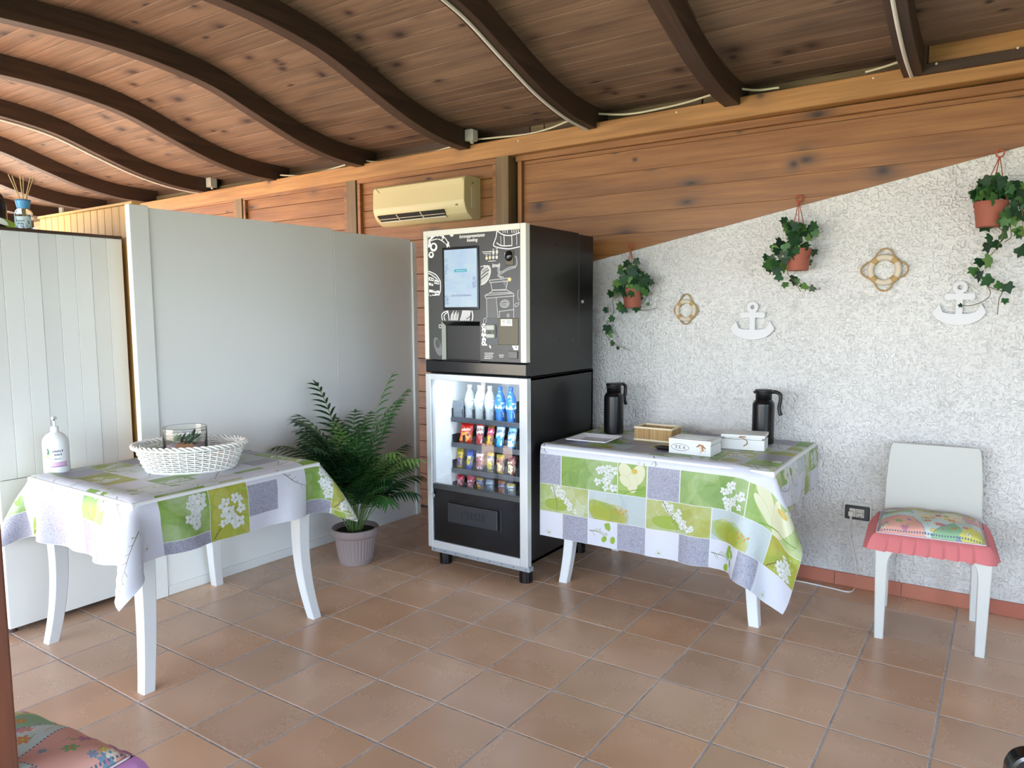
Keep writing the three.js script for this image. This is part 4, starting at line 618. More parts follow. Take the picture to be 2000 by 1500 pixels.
// ---------- things on the near table ----------
const Y1 = T1.y + 0.0045, Y2 = T2.y + 0.0045;
{
  const p = onY(110, 921, Y1); const t = thing('soap_dispenser', 'white pump soap bottle with a small printed label', 'bottle', [p.x + 0.01, Y1, p.z]);
  part('bottle', lathe([[0, 0], [0.046, 0], [0.051, 0.005], [0.051, 0.13], [0.048, 0.15], [0.036, 0.168], [0.02, 0.178], [0.016, 0.18], [0.016, 0.19], [0, 0.19]], 36), M([240, 244, 242], 0.35), t);
  part('collar', cyl(0.017, 0.015, 0.018, 20, 0, 0.186, 0), M([238, 242, 240], 0.4), t); part('pump', merge([cyl(0.005, 0.005, 0.035, 12, 0, 0.203, 0), cyl(0.012, 0.01, 0.012, 16, 0, 0.235, 0), tube([[0, 0.241, 0], [0.02, 0.243, 0.01], [0.042, 0.238, 0.018]], 0.005, 10, 8)]), M([238, 242, 240], 0.4), t);
  const lab = canvasTex(256, 256, (x, w, h) => { x.fillStyle = '#f1f4f3'; x.fillRect(0, 0, w, h); x.fillStyle = '#2d6a52'; x.beginPath(); x.ellipse(54, 78, 14, 34, 0.25, 0, 7); x.fill(); x.beginPath(); x.arc(50, 40, 13, 0, 7); x.fill(); x.fillStyle = '#b9cf4a'; x.beginPath(); x.ellipse(40, 112, 12, 24, 0.5, 0, 7); x.fill(); x.fillStyle = '#e8825a'; x.fillRect(60, 120, 10, 18); marks(x, 148, 58, 96, 24, '#585c68', 1); marks(x, 150, 96, 64, 24, '#585c68', 2); marks(x, 130, 142, 100, 14, '#585c68', 3); x.fillStyle = '#d9b6cf'; x.fillRect(70, 176, 180, 50); x.fillStyle = '#a05a96'; x.fillRect(70, 222, 180, 8); });
  const lg = new THREE.CylinderGeometry(0.0515, 0.0515, 0.105, 20, 1, true, 0.15, 1.9); lg.translate(0, 0.072, 0); part('printed_label', lg, M([255, 255, 255], 0.4, { map: lab }), t);
}
{
  // wicker basket: oval, stakes and woven strands, plaited rim
  const c = V(-3.03, Y1, -1.88), t = thing('wicker_basket', 'oval white wicker basket on the near table', 'basket', [c.x, c.y, c.z]);
  t.rotation.y = 0.8;
  const wm = [M([240, 240, 232], 0.6), M([228, 228, 220], 0.6)], A = 0.228, B = 0.165, Hh = 0.11, bot = 0.8, NS = 42;
  const ring = (y, i, amp, ph, n = 184) => { const pts = []; for (let k = 0; k < n; k++) { const a = k / n * Math.PI * 2, s = bot + (1 - bot) * Math.pow(y / Hh, 0.8), w = amp * Math.cos(a * NS / 2 + ph); pts.push(V(Math.cos(a) * (A * s + w), y, Math.sin(a) * (B * s + w))); } return pts; };
  const weave = []; for (let i = 0; i < 11; i++) { const y = 0.007 + i * 0.0094; weave.push(new THREE.TubeGeometry(new THREE.CatmullRomCurve3(ring(y, i, 0.004, i % 2 ? 0 : Math.PI), true), 276, 0.0036, 5, true)); }
  part('woven_strands', merge(weave), wm[0], t);
  const st = []; for (let k = 0; k < NS; k++) { const a = k / NS * Math.PI * 2, pts = []; for (let i = 0; i <= 4; i++) { const y = Hh * i / 4, s = bot + (1 - bot) * Math.pow(y / Hh, 0.8); pts.push([Math.cos(a) * A * s, y, Math.sin(a) * B * s]); } st.push(tube(pts, 0.0032, 5, 5)); }
  part('stakes', merge(st), wm[1], t);
  const rim = []; for (let j = 0; j < 3; j++) { const pts = []; const n = 150; for (let k = 0; k < n; k++) { const a = k / n * Math.PI * 2, ph = a * 17 + j * Math.PI * 2 / 3; pts.push(V(Math.cos(a) * (A + 0.008 + 0.008 * Math.cos(ph)), Hh + 0.003 + 0.008 * Math.sin(ph), Math.sin(a) * (B + 0.008 + 0.008 * Math.cos(ph)))); } rim.push(new THREE.TubeGeometry(new THREE.CatmullRomCurve3(pts, true), 300, 0.0052, 6, true)); }
  part('plaited_rim', merge(rim), wm[0], t);
  const foot = ring(0.003, 0, 0.002, 0, 92); part('foot_ring', new THREE.TubeGeometry(new THREE.CatmullRomCurve3(foot, true), 180, 0.005, 6, true), wm[1], t);
  const eg = new THREE.CylinderGeometry(1, 1, 0.006, 48); eg.scale(A * bot, 1, B * bot); eg.translate(0, 0.006, 0); part('base', eg, wm[1], t);

  // glass cylinder in it
  const gb = onY(367, 893, Y1 + 0.012), gc = V(-3.045, Y1 + 0.011, -1.865);
  const j = thing('glass_jar', 'clear straight glass jar standing in the wicker basket', 'jar', [gc.x, gc.y, gc.z]);
  const GR = 0.093, GH = 0.178; part('glass', lathe([[0, 0], [GR - 0.004, 0], [GR, 0.004], [GR, GH], [GR - 0.0015, GH + 0.002], [GR - 0.003, GH], [GR - 0.003, 0.007], [0, 0.007]], 64), M([255, 255, 255], 0.01, { transmission: 1, thickness: 0.003, ior: 1.45 }), j);
  // dried slices and leaves lying inside the jar
  const sand = single('lavender_sand', lathe([[0, 0], [GR - 0.006, 0], [GR - 0.006, 0.078], [0.05, 0.084], [0, 0.082]], 40), M([196, 186, 196], 0.95), 'pale lavender decorative sand filling the bottom of the jar', 'sand'); sand.position.set(gc.x, gc.y + 0.008, gc.z);
  const leaf = new THREE.Shape(); leaf.moveTo(0, 0); leaf.quadraticCurveTo(0.018, 0.02, 0, 0.06); leaf.quadraticCurveTo(-0.018, 0.02, 0, 0);
  const lg = new THREE.ShapeGeometry(leaf, 5); { const p = lg.attributes.position; for (let i = 0; i < p.count; i++) p.setZ(i, 0.25 * p.getX(i) * p.getX(i) * 40 + 0.4 * p.getY(i) * p.getY(i) * 5); lg.computeVertexNormals(); }
  const gm = [M([58, 104, 62], 0.5), M([38, 76, 48], 0.5), M([126, 160, 130], 0.5)], wre = thing('leaf_garland', 'dark green artificial leaf garland lying inside the glass jar', 'garland', [gc.x, gc.y + 0.096, gc.z]), rr = rng(9);
  for (let i = 0; i < 34; i++) { const a = rr() * 6.28, R = 0.055 * Math.sqrt(rr()), m = part('leaf', lg, gm[i % 3], wre); m.position.set(Math.cos(a) * R, rr() * 0.022, Math.sin(a) * R); m.rotation.set(-1.2 + (rr() - 0.5) * 1.1, a + rr() * 2, (rr() - 0.5) * 1.0); m.scale.setScalar(0.7 + 0.35 * rr()); }
  const peel = single('dried_slice', new THREE.CylinderGeometry(0.036, 0.036, 0.006, 24), M([206, 150, 116], 0.8), 'pale dried orange slice against the wall of the glass jar', 'fruit slice'); peel.position.set(gc.x + 0.036, gc.y + 0.094, gc.z + 0.028); peel.rotation.set(0.3, 0, -0.35);
  const of = onY(432, 872, Y1 + 0.05); const o = thing('orange_pastry_ring', 'orange candied ring lying in the basket beside the jar', 'fruit', [-2.935, Y1 + 0.013, -1.985]);
  part('ring', lathe([[0.012, 0.012], [0.02, 0.0], [0.04, 0.002], [0.05, 0.022], [0.044, 0.045], [0.028, 0.055], [0.014, 0.044], [0.012, 0.012]], 28), M([214, 124, 34], 0.45), o).scale.set(1, 1.25, 1);
}
// ---------- things on the far table ----------
{
  const black = M([14, 14, 15], 0.3), soft = M([11, 11, 12], 0.45);
  function flask(label, x, z, turn, h) {
    const t = thing('vacuum_flask', label, 'flask', [x, Y2, z]); t.rotation.y = turn; const R = 0.056;
    part('body', lathe([[0, 0], [R - 0.004, 0], [R, 0.005], [R, h * 0.72], [R - 0.004, h * 0.765], [R - 0.014, h * 0.81], [0.04, h * 0.83], [0, h * 0.83]], 40), black, t);
    part('neck_lid', lathe([[0, h * 0.83], [0.041, h * 0.83], [0.041, h * 0.95], [0.045, h * 0.955], [0.046, h * 0.985], [0.042, h], [0, h]], 36), soft, t);
    part('spout', tr(new THREE.ConeGeometry(0.02, 0.03, 4).rotateZ(Math.PI / 2).scale(1, 0.9, 0.7), -0.05, h * 0.94, 0), soft, t);
    const hd = [[0.04, h * 0.965, 0], [0.07, h * 0.97, 0], [0.092, h * 0.93, 0], [0.094, h * 0.82, 0], [0.088, h * 0.7, 0], [0.093, h * 0.6, 0], [0.1, h * 0.555, 0]];
    part('handle', tube(hd, 0.0095, 30, 8), soft, t); part('thumb_lever', bx(0.05, 0.008, 0.022, 0.04, h * 0.992, 0, 0.003), soft, t);
    return t;
  }
  const q1 = onY(1199, 847, Y2), q2 = onY(1487, 852, Y2);
  flask('black vacuum flask between the snack machine and the woven box', -1.86, -3.78, 1.25, 0.287);
  flask('black vacuum flask with curved handle behind the tied white box', -1.05, -3.9, -0.25, 0.284);
  // square plate
  const dish = [onY(1106, 860, Y2 + 0.012), onY(1150, 845, Y2 + 0.012), onY(1216, 853, Y2 + 0.012), onY(1170, 870, Y2 + 0.012)], dc = dish.reduce((a, b) => a.clone().add(b)).multiplyScalar(0.25);
  const pl = thing('square_plate', 'square white plate lying flat near the snack machine', 'plate', [dc.x, Y2, dc.z]); pl.rotation.y = 0.06;
  { const s = 0.115, b = 0.07, P = [], quad4 = (y0, r0, y1, r1) => { const c = [[-1, -1], [1, -1], [1, 1], [-1, 1]]; for (let i = 0; i < 4; i++) { const a = c[i], d = c[(i + 1) % 4], v = [[a[0] * r0, y0, a[1] * r0], [d[0] * r0, y0, d[1] * r0], [d[0] * r1, y1, d[1] * r1], [a[0] * r1, y1, a[1] * r1]]; P.push(...v[0], ...v[2], ...v[1], ...v[0], ...v[3], ...v[2]); } };
    quad4(0.001, 0.0001, 0.001, b); quad4(0.001, b, 0.016, s); quad4(0.016, s, 0.02, s - 0.002); quad4(0.02, s - 0.002, 0.006, b + 0.004); quad4(0.006, b + 0.004, 0.0055, 0.0001);
    const g = new THREE.BufferGeometry(); g.setAttribute('position', new THREE.Float32BufferAttribute(P, 3)); g.setAttribute('uv', new THREE.Float32BufferAttribute(new Float32Array(P.length / 3 * 2), 2)); g.computeVertexNormals(); part('plate', g, M([232, 232, 236], 0.2), pl); }
  // woven box
  const wb = thing('woven_box', 'tan woven fibre box with pale rims', 'box', [-1.56, Y2, -3.71]); wb.rotation.y = 0.03;
  const wtex = canvasTex(512, 128, (x, w, h) => { const r = rng(8); x.fillStyle = '#b08c58'; x.fillRect(0, 0, w, h); for (let i = 0; i < 900; i++) { x.fillStyle = ['#8f6c3e', '#c9a872', '#a57f4c', '#d2b684', '#7d5c34'][Math.floor(r() * 5)]; x.globalAlpha = 0.5; x.fillRect(r() * w, 0, 1 + r() * 2, h); } x.globalAlpha = 0.35; for (let y = 0; y < h; y += 6) { x.fillStyle = '#6e5230'; x.fillRect(0, y, w, 1.5); } x.globalAlpha = 1; });
  const wside = M([255, 255, 255], 0.8, { map: wtex }), rimM = M([222, 208, 178], 0.6), w = 0.205, d = 0.14, h = 0.07;
  const sideUV = (g) => g;
  part('woven_side', new THREE.BoxGeometry(w, h, 0.006).translate(0, h / 2, d / 2), wside, wb); part('woven_side', new THREE.BoxGeometry(w, h, 0.006).translate(0, h / 2, -d / 2), wside, wb); part('woven_side', new THREE.BoxGeometry(0.006, h, d).translate(w / 2, h / 2, 0), wside, wb); part('woven_side', new THREE.BoxGeometry(0.006, h, d).translate(-w / 2, h / 2, 0), wside, wb);
  part('base', bx(w, 0.005, d, 0, 0.004, 0, 0.001), wside, wb);
  for (const y of [0.004, h]) part('rim', merge([bx(w + 0.016, 0.011, 0.011, 0, y, d / 2, 0.004), bx(w + 0.016, 0.011, 0.011, 0, y, -d / 2, 0.004), bx(0.011, 0.011, d + 0.016, w / 2, y, 0, 0.004), bx(0.011, 0.011, d + 0.016, -w / 2, y, 0, 0.004)]), rimM, wb);
  // tea box
  const boxWhite = M([220, 221, 218], 0.5), worn = M([206, 206, 198], 0.6), ta = onY(1306, 884, Y2), tb = onY(1388, 893, Y2);
  const tw = Math.hypot(tb.x - ta.x, tb.z - ta.z), td = 0.15, th = 0.075, rot = -Math.atan2(tb.z - ta.z, tb.x - ta.x);
  const teaTex = canvasTex(512, 190, (x, w, h) => { x.fillStyle = '#eff0ee'; x.fillRect(0, 0, w, h); x.strokeStyle = '#4c5056'; x.lineWidth = 5; x.beginPath(); x.ellipse(140, 100, 112, 44, 0.02, 0, 7); x.stroke(); x.fillStyle = '#3c4046'; x.font = 'bold 52px serif'; x.textAlign = 'center'; x.fillText('T E A', 142, 117); for (let i = 0; i < 6; i++) { const a = i * 1.05; x.fillStyle = i % 2 ? '#f6f4ee' : '#e2ddd2'; x.beginPath(); x.ellipse(410 + 26 * Math.cos(a), 120 + 26 * Math.sin(a), 26, 15, a, 0, 7); x.fill(); x.strokeStyle = '#b9aa94'; x.lineWidth = 1.5; x.stroke(); } x.fillStyle = '#a9763e'; for (const [a, b, c2] of [[370, 60, -0.5], [400, 48, 0.2], [432, 70, 0.7], [418, 92, 1.2]]) { x.beginPath(); x.ellipse(a, b, 34, 11, c2, 0, 7); x.fill(); } x.fillStyle = '#c99c4a'; x.beginPath(); x.arc(410, 122, 12, 0, 7); x.fill(); });
  const tea = thing('tea_box', 'white wooden box lettered TEA with a painted flower', 'box', [(ta.x + tb.x) / 2, Y2, (ta.z + tb.z) / 2]); tea.rotation.y = rot;
  part('body', bx(tw, th - 0.022, td, 0, (th - 0.022) / 2, -td / 2, 0.003), boxWhite, tea);
  const lid = part('lid', bx(tw + 0.002, 0.02, td + 0.002, 0, th - 0.01, -td / 2, 0.003), boxWhite, tea);
  part('lid_window', bx(tw - 0.05, 0.002, td - 0.05, 0, th + 0.0005, -td / 2, 0), M([206, 214, 212], 0.1), lid);
  part('painted_front', new THREE.PlaneGeometry(tw - 0.004, th - 0.006).translate(0, th / 2 - 0.002, 0.0022), M([226, 226, 226], 0.5, { map: teaTex }), tea);
  const ba = onY(1408, 876, Y2), bb = onY(1493, 882, Y2), bw = Math.hypot(bb.x - ba.x, bb.z - ba.z), bh = 0.083;
  const cb = thing('keepsake_box', 'white wooden box with a dark lid gap and string tie', 'box', [(ba.x + bb.x) / 2, Y2, (ba.z + bb.z) / 2]); cb.rotation.y = -Math.atan2(bb.z - ba.z, bb.x - ba.x) * 0.8;
  part('body', bx(bw, bh - 0.03, 0.13, 0, (bh - 0.03) / 2, -0.065, 0.003), boxWhite, cb);
  const l2 = part('lid', tr(bx(bw + 0.004, 0.016, 0.136, 0, 0, 0, 0.003), 0, bh - 0.012, -0.065, 0.02, 0, 0.012), boxWhite, cb); part('inner_rim', bx(bw - 0.03, 0.02, 0.1, 0, bh - 0.022, -0.065, 0), boxWhite, cb);
  part('string_tie', tube([[-0.02, bh - 0.018, 0.003], [0.0, bh - 0.022, 0.006], [0.02, bh - 0.034, 0.004], [0.022, bh - 0.05, 0.004], [0.005, bh - 0.062, 0.004]], 0.0018, 20, 5), M([150, 112, 66], 0.8), cb); part('string_tie', bx(0.03, 0.006, 0.006, 0.0, bh - 0.015, 0.003, 0.002), M([158, 118, 70], 0.8), cb);
  const bk = thing('spoon_rest', 'small black spoon rest poking out behind the tea box', 'spoon rest', [-1.415, Y2, -3.455]);
  part('bowl', lathe([[0, 0.001], [0.03, 0.001], [0.042, 0.012], [0.04, 0.013], [0.028, 0.005], [0, 0.004]], 24).scale(1.3, 1, 0.8), M([26, 24, 24], 0.35), bk);
}

// ---------- palm in a ribbed pot ----------
{
  const c = V(-3.1, 0, -2.93), t = thing('potted_palm', 'bushy green parlour palm in a ribbed taupe pot', 'plant', [c.x, 0, c.z]);
  const potM = M([142, 128, 124], 0.55), N = 72, prof = [[0.088, 0], [0.094, 0.004], [0.119, 0.165], [0.12, 0.168], [0.13, 0.17], [0.135, 0.176], [0.136, 0.208], [0.131, 0.214], [0.122, 0.212], [0.118, 0.19]];
  const g = lathe([[0, 0.002], ...prof, [0.116, 0.185], [0.09, 0.01], [0, 0.008]], 144);
  { const p = g.attributes.position; for (let i = 0; i < p.count; i++) { const y = p.getY(i), R = Math.hypot(p.getX(i), p.getZ(i)); if (y > 0.03 && y < 0.162 && R > 0.09) { const a = Math.atan2(p.getZ(i), p.getX(i)), k = 1 + 0.014 * Math.sign(Math.cos(a * 36)); p.setX(i, p.getX(i) * k); p.setZ(i, p.getZ(i) * k); } } }
  // ribs need rows between foot and collar
  const rows = [[0, 0.002], [0.088, 0], [0.094, 0.004], [0.0985, 0.03]]; for (let i = 0; i <= 6; i++) rows.push([0.0985 + 0.0195 * i / 6, 0.031 + 0.13 * i / 6]); rows.push([0.119, 0.165], [0.13, 0.17], [0.135, 0.176], [0.136, 0.208], [0.131, 0.214], [0.122, 0.212], [0.117, 0.188], [0.09, 0.012], [0, 0.01]);
  const pg = lathe(rows, 144); { const p = pg.attributes.position; for (let i = 0; i < p.count; i++) { const y = p.getY(i), R = Math.hypot(p.getX(i), p.getZ(i)); if (y > 0.0305 && y < 0.1615 && R > 0.097) { const a = Math.atan2(p.getZ(i), p.getX(i)), k = 1 + 0.02 * Math.cos(a * 36); p.setX(i, p.getX(i) * k); p.setZ(i, p.getZ(i) * k); } } pg.computeVertexNormals(); }
  part('pot', pg, potM, t);
  const soil = new THREE.CylinderGeometry(0.114, 0.114, 0.006, 40); soil.translate(0, 0.186, 0); part('soil', soil, M([44, 34, 28], 0.95), t);
  const greens = [M([36, 78, 40], 0.42, { specularIntensity: 0.5 }), M([28, 62, 34], 0.42, { specularIntensity: 0.5 }), M([52, 96, 46], 0.42, { specularIntensity: 0.5 }), M([96, 136, 58], 0.45)], stemM = M([92, 116, 62], 0.5), r = rng(123);
  function frond(az, len, el, droop, dens, wide, seed) {   // returns leaflets and rachis
    const rr = rng(seed), n = 26, pts = [], P = [], I = [], q0 = V(Math.cos(az) * 0.045 * rr(), 0.185, Math.sin(az) * 0.045 * rr()); let p = q0.clone(), e = el; const st = len / n;
    for (let i = 0; i <= n; i++) { pts.push(p.clone()); e -= droop * Math.pow(i / n, 1.6) / n * 2.6; p = p.clone().add(V(Math.cos(az) * Math.cos(e) * st, Math.sin(e) * st, Math.sin(az) * Math.cos(e) * st)); }
    const cv = new THREE.CatmullRomCurve3(pts), leaflet = (base, dir, nor, L, w) => { const side = dir.clone().cross(nor).normalize(), s = P.length / 3, m = 4; for (let i = 0; i <= m; i++) { const u = i / m, ww = w * Math.sin(Math.PI * Math.pow(0.12 + 0.88 * u, 0.75)) * (u === 1 ? 0 : 1), c2 = base.clone().addScaledVector(dir, L * u).add(V(0, -0.32 * L * u * u, 0)); const a = c2.clone().addScaledVector(side, ww), b = c2.clone().addScaledVector(side, -ww); P.push(a.x, a.y, a.z, c2.x, c2.y - 0.12 * ww, c2.z, b.x, b.y, b.z); if (i < m) { const k = s + i * 3; I.push(k, k + 3, k + 1, k + 1, k + 3, k + 4, k + 1, k + 4, k + 2, k + 2, k + 4, k + 5); } } };
    const pairs = dens; for (let i = 0; i < pairs; i++) { const u = 0.42 + 0.58 * i / (pairs - 1), b = cv.getPointAt(u), tg = cv.getTangentAt(u), hz = V(-Math.sin(az), 0, Math.cos(az)), up = hz.clone().cross(tg).normalize().multiplyScalar(-1), L = wide * (0.55 + 0.6 * Math.sin(Math.PI * Math.min(1, 0.2 + 0.75 * (u - 0.42) / 0.58))) * (0.9 + 0.2 * rr()); for (const s of [-1, 1]) { const d = tg.clone().multiplyScalar(0.62 + 0.5 * (u - 0.42)).addScaledVector(hz, s * 0.8).addScaledVector(up, 0.18 + 0.15 * (rr() - 0.5)).normalize(); leaflet(b, d, up, L, 0.0082); } }
    leaflet(cv.getPointAt(1), cv.getTangentAt(1), V(0, 1, 0), wide * 0.6, 0.008);
    const lg = new THREE.BufferGeometry(); lg.setAttribute('position', new THREE.Float32BufferAttribute(P, 3)); lg.setAttribute('uv', new THREE.Float32BufferAttribute(new Float32Array(P.length / 3 * 2), 2)); lg.setIndex(I); lg.computeVertexNormals();
    return [lg, new THREE.TubeGeometry(cv, 20, 0.0024, 5), cv];
  }
  const L = V(-0.827, 0, 0.562), azOf = (a) => a;   // image-left is L, towards the camera is (0.56, 0.83)
  const right = Math.atan2(-0.562, 0.827), list = [];
  // fronds that show in outline: [direction from image-right, length, start elevation, droop, leaflet length]
  for (const [a, len, el, dr, w] of [[Math.PI, 0.74, 1.2, 1.35, 0.125], [Math.PI - 0.35, 0.78, 1.36, 1.0, 0.12], [0.15, 0.86, 1.40, 0.55, 0.12], [0.4, 0.92, 1.46, 0.42, 0.12], [2.6, 0.88, 1.46, 0.55, 0.12], [0.0, 0.52, 1.16, 1.0, 0.11], [0.3, 0.5, 1.02, 1.25, 0.11], [-0.5, 0.66, 1.18, 1.2, 0.12], [-1.2, 0.72, 1.3, 1.05, 0.125], [-1.9, 0.7, 1.3, 1.1, 0.12], [-2.5, 0.66, 1.2, 1.25, 0.12], [-0.9, 0.5, 0.98, 1.4, 0.11], [-2.1, 0.5, 1.0, 1.4, 0.11], [-0.2, 0.5, 0.85, 1.2, 0.11], [3.0, 0.55, 0.95, 1.4, 0.11]]) list.push([right - a, len, el, dr, w]);
  for (let i = 0; i < 52; i++) { const a = right - (-3.1 + 6.2 * r()), q = r(); list.push([a, 0.36 + 0.42 * q, 1.1 + 0.34 * q + 0.06 * r(), 1.0 - 0.3 * q + 0.5 * r(), 0.1 + 0.035 * r()]); }
  list.forEach(([a, len, el, dr, w], i) => { let [lg, sg, cv] = frond(a, len, el, dr, 13 + (i % 3), w, 500 + i); const q = lg.attributes.position; let minX = 0, k; for (k = 0; k < q.count; k++) minX = Math.min(minX, q.getX(k)); if (minX < -0.4) { const s = 0.4 / -minX; lg.scale(s, 1, 1); sg.scale(s, 1, 1); } let far = 0; for (k = 0; k < q.count; k++) if (q.getZ(k) < -0.19) far = Math.max(far, q.getX(k)); if (far > 0.34) { const s = 0.34 / far; lg.scale(s, 1, 1); sg.scale(s, 1, 1); } const f = part('frond', lg, greens[i === 3 ? 2 : i % 11 === 7 ? 3 : i % 3], t); part('rachis', sg, stemM, f); });
}

// ---------- hanging ivy ----------
const ivyLeaf = (() => { const s = new THREE.Shape(), pt = [[0, 0], [0.35, -0.12], [0.55, 0.1], [0.42, 0.34], [0.62, 0.62], [0.28, 0.66], [0, 1.08], [-0.28, 0.66], [-0.62, 0.62], [-0.42, 0.34], [-0.55, 0.1], [-0.35, -0.12]]; s.moveTo(...pt[0]); for (let i = 1; i <= pt.length; i++) { const a = pt[i - 1], b = pt[i % pt.length]; s.quadraticCurveTo((a[0] + b[0]) / 2 * 1.06, (a[1] + b[1]) / 2, b[0], b[1]); } const g = new THREE.ShapeGeometry(s, 2), p = g.attributes.position; for (let i = 0; i < p.count; i++) p.setZ(i, -0.28 * Math.abs(p.getX(i)) - 0.16 * Math.pow(p.getY(i) - 0.3, 2)); g.computeVertexNormals(); return g; })();
const ivyMats = [[44, 82, 44], [32, 62, 36], [66, 104, 52], [96, 132, 62]].map(c => M(c, 0.4, { specularIntensity: 0.6 }));
function ivy(label, zc, pot, hook, clusters, trails, seed, w) {
  const r = rng(seed), b = onZ(pot[0], pot[1], zc), t = thing('hanging_ivy', label, 'plant', [b.x, b.y, zc]);
  const terra = M([152, 84, 64], 0.7), R = w / 2;
  part('pot', lathe([[0, 0], [R * 0.76, 0], [R * 0.8, 0.004], [R * 0.94, 0.088], [R, 0.09], [R, 0.112], [R * 0.93, 0.112], [R * 0.86, 0.06], [0, 0.055]], 28), terra, t);
  part('soil', new THREE.CylinderGeometry(R * 0.92, R * 0.92, 0.004, 24).translate(0, 0.104, 0), M([50, 38, 30], 0.95), t);
  const hk = onZ(hook[0], hook[1], ZB + 0.03).sub(t.position), cordM = M([176, 84, 58], 0.6);
  for (const a of [0.4, 2.5, 4.6]) part('cord', tube([[Math.cos(a) * R * 0.95, 0.11, Math.sin(a) * R * 0.95], [hk.x * 0.5 + Math.cos(a) * R * 0.45, (0.11 + hk.y) / 2, hk.z * 0.5 + Math.sin(a) * R * 0.3], [hk.x, hk.y, hk.z]], 0.0022, 12, 5), cordM, t);
  part('hook', tr(new THREE.TorusGeometry(0.016, 0.0035, 8, 20), hk.x, hk.y + 0.012, hk.z, 0, 0.3, 0), cordM, t);
  const vineM = M([104, 92, 60], 0.7), leaf = (p, s, i) => { const m = part('leaf', ivyLeaf, ivyMats[i % 9 === 4 ? 3 : i % 4 === 2 ? 2 : i % 2], t); m.position.copy(p).sub(t.position); m.rotation.set((r() - 0.6) * 1.0, 0.5 + (r() - 0.5) * 1.3, Math.PI + (r() - 0.5) * 2.6); m.scale.setScalar(s); };
  let n = 0;
  for (const [px, py, rx, ry, k] of clusters) for (let i = 0; i < k; i++) { const a = r() * 6.283, q = Math.sqrt(r()), z = zc + (r() - 0.35) * 0.13; leaf(onZ(px + Math.cos(a) * q * rx, py + Math.sin(a) * q * ry, Math.max(z, ZB + 0.03)), 0.036 + 0.018 * r(), n++); }
  for (const [pts, leaves] of trails) { const zs = (i) => zc + 0.04 - 0.07 * Math.min(1, i / 3); part('vine', tube(pts.map((q, i) => onZ(q[0], q[1], Math.max(zs(i), ZB + 0.02)).sub(t.position)), 0.0018, 40, 5), vineM, t); for (const [lx, ly, s] of leaves) leaf(onZ(lx, ly, Math.max(zc - 0.015, ZB + 0.035)), (s ?? 0.042) * (0.9 + 0.2 * r()), n++); }
  return t;
}
{
  const a = (x, y) => [1150 + x / 5, 480 + y / 5], b = (x, y) => [1460 + x / 3.704, 290 + y / 3.704], c = (x, y, s) => [...b(x, y), s];
  ivy('trailing ivy in a terracotta pot beside the black coffee machine', -3.97, a(425, 605), [1231, 484], [[...a(400, 330), 32, 22, 36], [...a(420, 420), 26, 14, 12], [...a(400, 230), 12, 16, 6], [...a(290, 450), 14, 10, 5], [...a(560, 390), 6, 12, 4]],
    [[[a(330, 470), a(235, 530), a(245, 640), a(195, 730), a(165, 800), a(175, 880), a(240, 950), a(310, 985), a(410, 1025)], [[...a(185, 625), 0.034], [...a(240, 692), 0.04], [...a(178, 775), 0.052], [...a(172, 830), 0.05], [...a(208, 878), 0.022], [...a(245, 938), 0.036], [...a(290, 986), 0.024]]], [[a(480, 590), a(510, 630), a(590, 625), a(680, 605)], [[...a(330, 575), 0.05], [...a(310, 605), 0.046], [...a(470, 580), 0.05], [...a(525, 495), 0.03], [...a(570, 560), 0.022]]], [[a(395, 200), a(380, 150), a(400, 120)], [[...a(490, 145), 0.04], [...a(325, 195), 0.034], [...a(430, 215), 0.045]]]], 31, 0.115);
  ivy('trailing ivy in a terracotta pot between the two life ring ornaments', -3.97, b(365, 885), [1560, 392], [[...b(370, 640), 20, 30, 26], [...b(460, 590), 14, 8, 7], [...b(230, 690), 16, 16, 9], [...b(200, 800), 22, 16, 14], [...b(330, 720), 14, 10, 8], [...b(310, 530), 10, 14, 8]],
    [[[b(280, 860), b(300, 920), b(350, 970), b(400, 1005), b(470, 1022), b(530, 1015)], [c(250, 920, 0.044), c(345, 925, 0.05), c(275, 968, 0.034), c(380, 990, 0.02), c(430, 985, 0.036), c(480, 1000, 0.034)]], [[b(340, 940), b(360, 990), b(385, 1035)], [c(355, 945, 0.034)]], [[b(430, 800), b(460, 770), b(480, 740)], [c(480, 730, 0.036), c(445, 805, 0.044), c(360, 810, 0.048)]]], 32, 0.125);
  ivy('trailing ivy in a terracotta pot above the larger bare anchor', -3.95, b(1752, 570), [1953, 305], [[...b(1760, 260), 20, 24, 24], [...b(1880, 260), 22, 22, 18], [...b(1680, 330), 16, 14, 8], [...b(1960, 330), 12, 34, 12], [...b(1860, 480), 18, 12, 9]],
    [[[b(1800, 560), b(1850, 610), b(1820, 690), b(1770, 760), b(1700, 820), b(1655, 880), b(1680, 950), b(1740, 1000), b(1755, 1060), b(1700, 1108), b(1600, 1138), b(1540, 1132)], [c(1740, 540, 0.05), c(1765, 630, 0.045), c(1745, 680, 0.055), c(1845, 610, 0.052), c(1825, 680, 0.042), c(1765, 785, 0.058), c(1690, 795, 0.045), c(1640, 860, 0.05), c(1695, 890, 0.048), c(1770, 935, 0.052), c(1535, 1125, 0.02)]], [[b(1740, 1000), b(1790, 1018), b(1843, 1035), b(1820, 1090), b(1808, 1200)], [c(1800, 975, 0.04), c(1875, 978, 0.044), c(1865, 1085, 0.03)]], [[b(1900, 560), b(1905, 640), b(1860, 680)], [c(1950, 570, 0.052), c(1905, 480, 0.05)]], [[b(1985, 430), b(1992, 560), b(1990, 640)], [c(1970, 710, 0.062), c(1985, 600, 0.04)]]], 33, 0.135);
}

